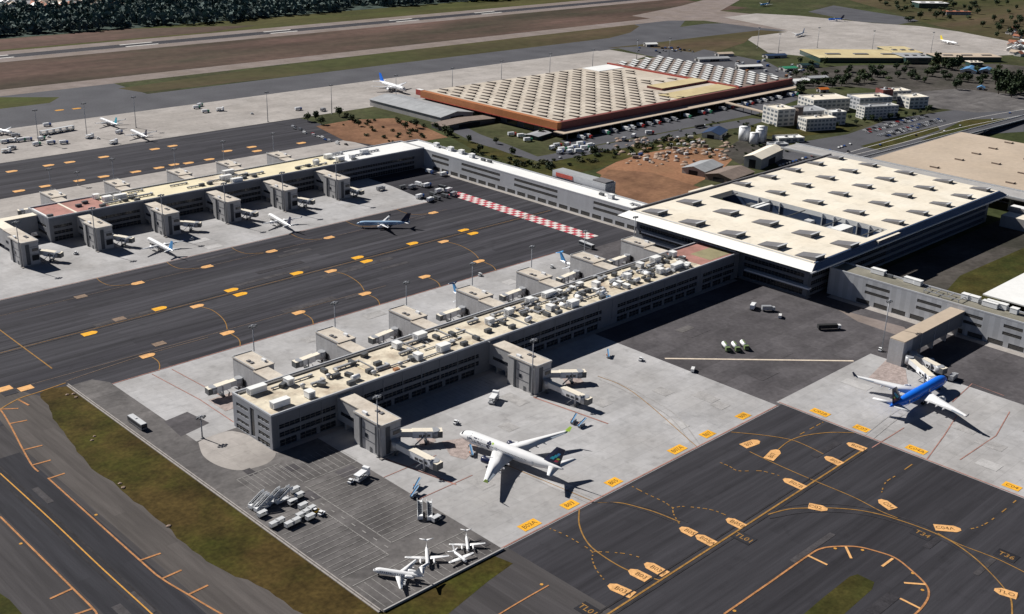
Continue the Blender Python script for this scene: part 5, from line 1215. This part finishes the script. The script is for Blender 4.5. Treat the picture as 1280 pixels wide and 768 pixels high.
def putcar(c,pos,rz,label,group,van=False):
    k=(c,van)
    if k not in CAR:
        o=car(c,van).build('parked_van' if van else 'parked_car'); tag(o,label,'van' if van else 'car',group); CAR[k]=Proto(o)
    return CAR[k].put(pos,rz,label,group)
cw=lambda c:c.replace('car_','')
ZG=.1
def at(px): q=P(*px); return (q.x,q.y,ZG)
D90=math.pi/2
BUS.put(at((172,532)),-D90,'dark sided apron bus on the service road beside the verge')
BUS.put(at((733,309)),-D90-.1,'dark apron bus past the end of the red and white chequered strip')
for px,l in (((322,633),'stairs nearest the fence wall in the row'),((329,637),'stairs second from the fence wall in the row'),((342,629),'stairs in the middle of the row'),((354,627),'stairs farthest from the fence wall in the row')):
    ST.put(at(px),.1,'white passenger '+l+' parked on the stalls')
for px,rz,l in (((525,645),.9,'pale passenger stairs standing left in a pair beside the concrete edge'),((537,646),.9,'white passenger stairs standing right in a pair beside the concrete edge')): ST.put(at(px),rz,l.replace(' left','').replace(' right',' next to a pale one'))
for px,rz,l in (((521,610),.5,'blue belt loader by the red line, farther from the pair of stairs'),((518,620),.4,'blue belt loader by the red line, next to the pair of stairs'),((717,528),.4,'belt loader under the tip of a white wing'),((727,533),.2,'belt loader outermost past the white wingtip'),((760,446),.8,'belt loader standing at the edge of the pier shadow'),((589,568),1.0,'belt loader by the engine of the large white airliner')): BE.put(at(px),rz,l)
LO.put(at((452,599)),.3,'tall white container loader parked on the striped stalls')
LO.put(at((617,502)),.5,'container loader at the rim of the pier shadow'); 
TRd.put(at((1036,412)),-.62,'long black trailer truck with white cab on the service yard')
for px,rz,l in (((907,437),-2.2,'green cabbed tanker in the yard row, nearest the long pale line'),((919,437),-2.2,'green cabbed tanker in the middle of the yard row'),((930,435),-2.2,'green cabbed tanker at the end of the yard row')): TK.put(at(px),rz,l)
TR['car_white'].put(at((941,386)),.4,'white box truck in the yard below the terminal wall'); TR['car_silver'].put(at((960,389)),-.7,'grey box truck trailing the white one in the yard')
TR['car_silver'].put(at((1191,475)),.1,'grey service truck at the nose of the blue airliner'); TR['car_white'].put(at((1164,457)),.6,'white service truck in the shade by the blue airliner')
for px,c,l in (((975,397),'car_white','white car alone in the service yard'),((866,464),'car_white','white car at the corner of the empty concrete stand')): putcar(c,at(px),.5,l,None,True)
TGy.put(at((394,641)),.2,'yellow tow tractor among baggage carts on the stalls')
for px,l in (((402,644),'white tow tractor at the head of the carts on the stalls'),((439,604),'white tow tractor beside the container loader'),((801,451),'white tow tractor in the open yard'),((570,530),'white tow tractor on the pale stripes by the pier shadow'),((1100,439),'white tow tractor by the mast at the blue stand')): TG.put(at(px),.3,l)
for px in ((369,616),(374,623),(328,646),(350,655),(343,659),(362,659),(370,655),(383,644),(376,648),(389,640),(366,631),(379,636),(388,650),(545,652)):
    CA.put(at(px),.08,'white roofed baggage cart on the striped stalls','baggage carts on the stalls',1.25)
for i,px in enumerate(((537,217),(555,220),(476,238),(503,236),(524,233),(534,234),(541,245),(553,236),(549,241),(561,240),(556,247),(567,245),(525,248),(538,252),(515,236),(546,250))):
    random.choice([TR['car_white'],TR['car_blue'],TRg,TR['car_silver'],TRg]).put(at(px),random.choice([.1,-1.5,.3,-1.3]),'service vehicle in the cluster beside the chequered strip','service vehicles beside the chequered strip')
for px,l in (((95,318),'small white tug at the first tower of the yellow roofed pier'),((240,300),'small white tug at the third tower of the yellow roofed pier'),((690,335),'white tug between turboprop and tower behind the pier'),((600,345),'white tug on bare concrete behind the pier')): TG.put(at(px),.4,l)
for px in ((59,158),(61,172),(6,179),(15,178),(27,177),(35,176),(46,182),(8,191),(15,187),(64,180),(80,180),(112,173),(123,174),(149,167),(142,180),(246,136),(257,141),(275,139),(315,143),(250,133),(373,138),(404,139),(52,175),(20,171)):
    random.choice([TR['car_silver'],TR['car_green'],LO,TR['car_blue'],TG]).put(at(px),random.uniform(-.4,.4),'service vehicle parked on the cargo apron','service vehicles on the cargo apron',.95)
for k in range(5):
    a=Vector(at((55,169))); c=Vector(at((88,163))); q=a.lerp(c,k/4); CA.put(q,math.atan2((c-a).y,(c-a).x),'pale dolly in the long train on the cargo apron','dolly train on the cargo apron',2.2)
# landside vehicles
for i in range(30):
    x=818+i*13+random.uniform(-2,2)
    if random.random()<.85: random.choice(list(TR.values())).put((x,733+random.uniform(-2,1),.05),-D90,'truck backed up to the maroon cargo docks','trucks at the cargo docks',1.15)
for px in ((690,187),(697,184),(703,189),(709,183),(714,188),(720,186),(726,182),(731,187),(738,184),(741,190),(700,192),(712,192),(724,191),(780,176),(792,172),(812,168),(640,170),(652,172),(660,177)):
    random.choice(list(TR.values())).put(at(px),random.uniform(-.6,.6),'truck waiting in the lorry yard by the access road','trucks in the lorry yard',1.1)
TRd.put(at((875,160)),-.1,'black flat trailer standing in the lorry yard')
cols=['car_white','car_silver','car_black','car_grey','car_white','car_silver','car_grey','car_white','car_silver','car_black','car_blue','car_red']
for r in range(4):
    for i in range(27):
        if random.random()<.12: continue
        c=random.choice(cols); putcar(c,(1072+i*4.9+r*2,(550,557,571,578)[r],.08),D90+random.uniform(-.05,.05),cw(c)+' car in the packed rows in front of the offices','cars in front of the offices')
for i in range(24):
    a=P(975,208); c_=P(1066,180); q=a.lerp(c_,i/24); c=random.choice(cols)
    if random.random()<.75: putcar(c,(q.x,q.y,.08),.3,cw(c)+' car parked along the ramp behind the terminal roof','cars along the ramp')
for i in range(60):
    q=P(random.uniform(860,1005),random.uniform(84,112)); 
    if q.x<1222: continue
    c=random.choice(cols)
    if i%3: putcar(c,(q.x,q.y,.08),random.choice([0,D90,.3]),cw(c)+' vehicle in the freight yard past the cargo hall','vehicles in the freight yard',i%4==1)
    else: random.choice(list(TR.values())).put((q.x,q.y,.08),random.choice([0,D90,.4]),'truck in the freight yard past the cargo hall','trucks in the freight yard')
for i in range(22):
    q=P(random.uniform(795,866),random.uniform(60,67)); c=random.choice(['car_black','car_grey','car_white','car_blue']); putcar(c,(q.x,q.y,.08),random.choice([0,.2]),cw(c)+' vehicle lined up in the far yard behind the sawtooth extension','vehicles in the far yard',i%2==0)
for i in range(14):
    a=P(365,160); c_=P(430,182); q=a.lerp(c_,i/13); c=random.choice(cols)
    putcar(c,(q.x+random.uniform(-3,3),q.y,.08),-D90,cw(c)+' vehicle on the service lane behind the yellow pier roof','vehicles behind the yellow pier roof',i%2==0)
for px in ((1145,170),(1200,158),(1240,150),(1100,182),(1060,190),(1180,165),(1262,142),(760,180),(850,164),(700,198)):
    c=random.choice(cols); putcar(c,at(px),.35,cw(c)+' car driving on the approach roads','cars on the approach roads')
# containers and scrap on the waste ground
def container(m):
    b=MB(); b.box(-3,3,-1.2,1.2,0,2.6,m)
    for k in range(9): x=-2.8+k*.7; b.box(x-.08,x+.08,-1.26,1.26,.1,2.5,m)
    return b
CN={m:Proto(tag(container(m).build('shipping_container'),'','container')) for m in ('car_white','rust','car_blue','galv','white_wall','roof_brown')}
for i in range(46):
    px=(random.uniform(790,905),random.uniform(172,206))
    if px[1]>206-(px[0]-790)*.02 and px[0]<820: continue
    q=P(*px); m=random.choice(list(CN)); CN[m].put((q.x,q.y,.1),random.uniform(-.8,.8),m.replace('car_','').replace('galv','grey').replace('white_wall','off white').replace('roof_brown','brown')+' container or crate on the waste ground','containers on the waste ground',random.uniform(.5,1))
for i in range(26):
    q=P(random.uniform(900,1005),random.uniform(76,104)); 
    if q.x<1225: continue
    m=random.choice(list(CN)); CN[m].put((q.x,q.y,.08),random.choice([0,.2,D90]),m.replace('car_','').replace('galv','grey').replace('white_wall','off white').replace('roof_brown','brown')+' container in the freight yard','containers in the freight yard')
def heap():
    b=MB(); n=9; rg=[]
    for k,(r,z) in enumerate(((3,0),(2.4,.6),(1.5,1.1),(.4,1.4))): rg.append([(r*random.uniform(.75,1.2)*math.cos(2*math.pi*j/n),r*random.uniform(.75,1.2)*math.sin(2*math.pi*j/n),z*random.uniform(.8,1.2)) for j in range(n)])
    return b.rings(rg,'rubble')
HP=Proto(tag(heap().build('rubble_heap'),'pale rubble heap on the waste ground','rubble heap','rubble heaps on the waste ground'))
for i in range(110):
    q=P(random.uniform(770,915),random.uniform(172,208)); HP.put((q.x,q.y,.05),random.random()*6,None,None,random.uniform(.5,1.3))
for px in ((92,493),(95,497),(84,494),(118,546),(115,551),(154,610),(150,605),(211,658)):
    q=P(*px); HP.put((q.x,q.y,.15),random.random()*6,'pale rubble lump on the verge beside the fence wall','rubble on the verge',random.uniform(.25,.4))
# barrier wall along the verge
t=thing('barrier_wall','low pale concrete barrier running along the brown verge','wall',(209.8,0,0)); sg=None
for i in range(50):
    l=(0,271.8+i*5,0)
    if sg is None: sg=MB(); sg.box(-.9,.7,.04,4.94,0,.4,'concrete_warm'); sg.box(-.25,.25,.04,4.94,.403,1.1,'concrete_warm'); sg=sg.build('barrier_block',t,l)
    else: o=sg.copy(); col.objects.link(o); o.parent=t; o.location=l
t=thing('edge_wall','low dark retaining kerb along the outer edge of the striped stalls','wall',(0,271.2,0)); sg=None
for i in range(11):
    l=(210.6+i*5.4,0,0)
    if sg is None: sg=MB().box(0.03,5.37,-.3,.3,0,.9,'concrete_wall').build('kerb_block',t,l)
    else: o=sg.copy(); col.objects.link(o); o.parent=t; o.location=l

# ------------------------------------------------------------------ trees, bushes, forest, far houses
def leaf_cloud(b,c,rx,rz,n,s,m):
    for i in range(n):
        d=Vector((random.gauss(0,1),random.gauss(0,1),random.gauss(0,1))).normalized()*(random.random()**.4)
        p=Vector((c[0]+d.x*rx,c[1]+d.y*rx,c[2]+d.z*rz)); a=Vector((random.gauss(0,1),random.gauss(0,1),random.gauss(0,.6))).normalized(); q=a.cross(Vector((random.gauss(0,1),random.gauss(0,1),random.gauss(0,1)))).normalized()
        h=s*random.uniform(.6,1.3); b.face([p-a*h,p-q*h*.7,p+a*h,p+q*h*.7],m)
def mk(b,name,par=None):
    me=bpy.data.meshes.new(name); me.from_pydata(b.v,[],b.f)
    for m in b.mats: me.materials.append(MATS[m])
    me.polygons.foreach_set('material_index',b.m); o=bpy.data.objects.new(name,me); col.objects.link(o); o.parent=par; return o
def tree(h,w_,m,n=26):
    t=thing('tree','','tree')
    b=MB(); b.tube((0,0,0),(.2,.1,h*.55),h*.035,h*.018,'bark',7)
    for k in range(4): a=k*1.6+random.random(); b.tube((.1,.05,h*.35),(math.cos(a)*w_*.5,math.sin(a)*w_*.5,h*.68),h*.016,h*.006,'bark',5)
    b.build('trunk',t); b=MB()
    for k in range(n):
        d=Vector((random.gauss(0,1),random.gauss(0,1),random.gauss(0,1))).normalized()*(random.random()**.5)
        leaf_cloud(b,(d.x*w_*.78,d.y*w_*.78,h*.56+d.z*h*.33),w_*.38,h*.14,15,h*.075,m if random.random()<.7 else ('leaf_mid' if m=='leaf_dark' else 'leaf_dry'))
    mk(b,'crown',t); return Proto(t)
TD=[tree(9,4,'leaf_dark') for _ in range(2)]; TM=[tree(8,3.8,'leaf_mid') for _ in range(2)]; TT=[tree(17,5.5,'leaf_dark',40) for _ in range(2)]
def bush(m):
    b=MB()
    for k in range(7): leaf_cloud(b,(random.uniform(-2,2),random.uniform(-1.4,1.4),1.1),1.2,.9,16,.5,m)
    return Proto(tag(mk(b,'bush'),'','bush'))
BU=[bush('leaf_mid'),bush('leaf_dry'),bush('leaf_dark')]
for px,p in (((385,152),0),((395,150),1),((402,156),0),((424,146),1),((433,149),0),((440,153),1),((507,162),0),((520,160),1),((448,158),0),((545,162),1),((556,168),0),((563,171),1)):
    (TD if p else TM)[random.randrange(2)].put((P(*px).x,P(*px).y,0),random.random()*6,'green tree around the bare brown lot behind the connector','trees around the brown lot',random.uniform(.7,1.25))
for px in ((620,180),(640,195),(586,178),(676,170),(742,193),(600,190)): TD[random.randrange(2)].put((P(*px).x,P(*px).y,0),random.random()*6,'dark tree beside the access road','trees beside the access road',random.uniform(.6,1))
for px in ((1000,80),(1013,84),(1030,82),(1046,104),(1052,108),(1058,104),(1040,110),(995,96),(1062,90),(1085,100),(1090,96),(1080,104),(1140,98),(1146,102),(1130,92),(1122,98),(1165,96),(1155,104),(1210,103),(1186,100),(1225,108),(1000,118),(1195,112),(1120,88),(1100,90),(1170,90)):
    random.choice(TD).put((P(*px).x,P(*px).y,0),random.random()*6,'dark tree between the old yellow terminal and the offices','trees by the old yellow terminal',random.uniform(1.0,1.7))
for px in ((1250,112),(1257,117),(1262,110),(1268,116),(1244,106),(1275,120),(1254,104),(1278,108),(1264,122),(1190,88),(1197,86),(1180,86),(1170,84),(1248,118),(1272,104)):
    random.choice(TT).put((P(*px).x,P(*px).y,0),random.random()*6,'tall dense dark tree in the grove by the blue roofs','tall trees by the blue roofs',random.uniform(.9,1.3))
for px in ((1252,32),(1262,44),(1245,47),(1275,48),(1228,34),(1170,24),(1178,22),(1186,25),(1192,10),(1205,12),(1212,16),(1222,18),(1140,6),(1130,4),(1120,8),(1218,8),(1258,6),(1270,12),(1100,4),(1150,24),(1248,40),(1242,27),(1275,30)):
    random.choice(TD).put((P(*px).x,P(*px).y,0),random.random()*6,'dark tree scattered on the grassy rise','trees on the grassy rise',random.uniform(1.1,1.9))
for px in ((1062,150),(1070,156),(1080,153),(1090,152),(1100,153),(1112,150),(1122,148),(1132,145),(1142,146),(1150,143),(1158,141),(1045,160),(1036,162),(1050,154),(1162,138)):
    random.choice(TD).put((P(*px).x,P(*px).y,0),random.random()*6,'dark tree in the hedge in front of the offices','trees in front of the offices',random.uniform(.6,.95))
for i in range(46):
    px=(random.uniform(1005,1250),random.uniform(84,108))
    if 1130<px[0] and px[1]>106: continue
    q=P(*px); random.choice(TD+TM).put((q.x,q.y,0),random.random()*6,'dark tree between the old yellow terminal and the offices','trees by the old yellow terminal',(random.uniform(.9,1.9),random.uniform(.9,1.9),random.uniform(.7,1.3)))
for i in range(45):
    px=(random.uniform(1100,1285),random.uniform(0,40))
    if px[1]>8+(px[0]-1100)*.2 and px[1]>30: continue
    q=P(*px); random.choice(TD).put((q.x,q.y,0),random.random()*6,'dark tree scattered on the grassy rise','trees on the grassy rise',(random.uniform(1,2.4),random.uniform(1,2.4),random.uniform(.8,1.5)))
for i in range(90):
    x=random.uniform(590,870); y=(192+(x-590)*.22 if x<672 else 207-(x-672)*.19)+random.uniform(-3,9)
    q=P(x,y)
    if q.x<668: continue
    random.choice(BU).put((q.x,q.y,0),random.random()*6,'scrubby bush along the access road verge','bushes along the access road',random.uniform(.7,1.8))
for i in range(50):
    q=P(random.uniform(385,570),random.uniform(150,178)); 
    if q.x<664 or 745<q.x: continue
    random.choice(BU).put((q.x,q.y,0),random.random()*6,'scrubby bush around the bare brown lot','bushes around the brown lot',random.uniform(.6,1.5))
for i in range(40):
    q=P(random.uniform(880,1000),random.uniform(150,200)); random.choice(BU).put((q.x,q.y,0),random.random()*6,'scrubby bush near the storage tanks','bushes near the storage tanks',random.uniform(.5,1.2))
# forest beyond the runway: one uncountable mass
b=MB()
def edge(x): return 1652+18*math.sin(x*.011)+12*math.sin(x*.031)
for i in range(6500):
    x=random.uniform(420,2100); y=edge(x)+(random.random()**1.3)*760
    if x<1080 and y>1925+(x-700)*.05: continue
    h=random.uniform(9,17); w_=random.uniform(4,7); n=14
    for k in range(n):
        d=Vector((random.gauss(0,1),random.gauss(0,1),random.gauss(0,1))).normalized(); d.z=abs(d.z)
        p=Vector((x+d.x*w_*.8,y+d.y*w_*.8,h*.3+d.z*h*.65)); a=Vector((random.gauss(0,1),random.gauss(0,1),random.gauss(0,.5))).normalized(); q=a.cross(Vector((random.gauss(0,1),random.gauss(0,1),random.gauss(0,1)))).normalized()
        s=random.uniform(2.6,4.6); b.face([p-a*s,p-q*s,p+a*s,p+q*s],'leaf_forest_haze')
fo=mk(b,'forest'); tag(fo,'dark dense woodland beyond the runway','forest',kind='stuff')
HS=[]
for m in ('tile_red','roof_white','roof_tan'):
    b=MB(); b.box(-5,5,-4,4,0,3.2,'white_wall')
    for s in (-1,1): b.face([(-5.6,0,5.4),(5.6,0,5.4),(5.6,s*4.6,2.9),(-5.6,s*4.6,2.9)],m)
    for s in (-1,1): b.face([(s*5,-4,3.2),(s*5,4,3.2),(s*5,0,5.3)],'white_wall')
    HS.append((m,Proto(tag(b.build('house'),'','house'))))
for i in range(80):
    px=(random.uniform(0,150),random.uniform(0,11)); q=P(*px); m,p=random.choice(HS)
    p.put((q.x,q.y,0),random.choice([0,.3,1.57,1.2]),{'tile_red':'red roofed','roof_white':'white roofed','roof_tan':'tan roofed'}[m]+' house in the town beyond the woodland','houses beyond the woodland',random.uniform(1,1.7))
for i in range(24):
    px=(random.uniform(1262,1285),random.uniform(34,72)); q=P(*px); m,p=random.choice(HS)
    p.put((q.x,q.y,0),random.choice([0,.3,1.57]),{'tile_red':'red roofed','roof_white':'white roofed','roof_tan':'tan roofed'}[m]+' house by the end of the remote apron','houses by the remote apron',random.uniform(.9,1.4))
# drop sources that were never placed
for pr in [AH,AH2,AHb,AHd,CO,DU,DU2,DR,SI,BUS,ST,BE,CA,TG,TGy,LO,TK,TRd,TRg,HP,*TR.values(),*CN.values(),*TD,*TM,*TT,*BU,*[p for _,p in HS],tower,brS,brL,brX,m30,ml]:
    if not pr.used:
        for ch in list(pr.o.children_recursive)+[pr.o]: bpy.data.objects.remove(ch)
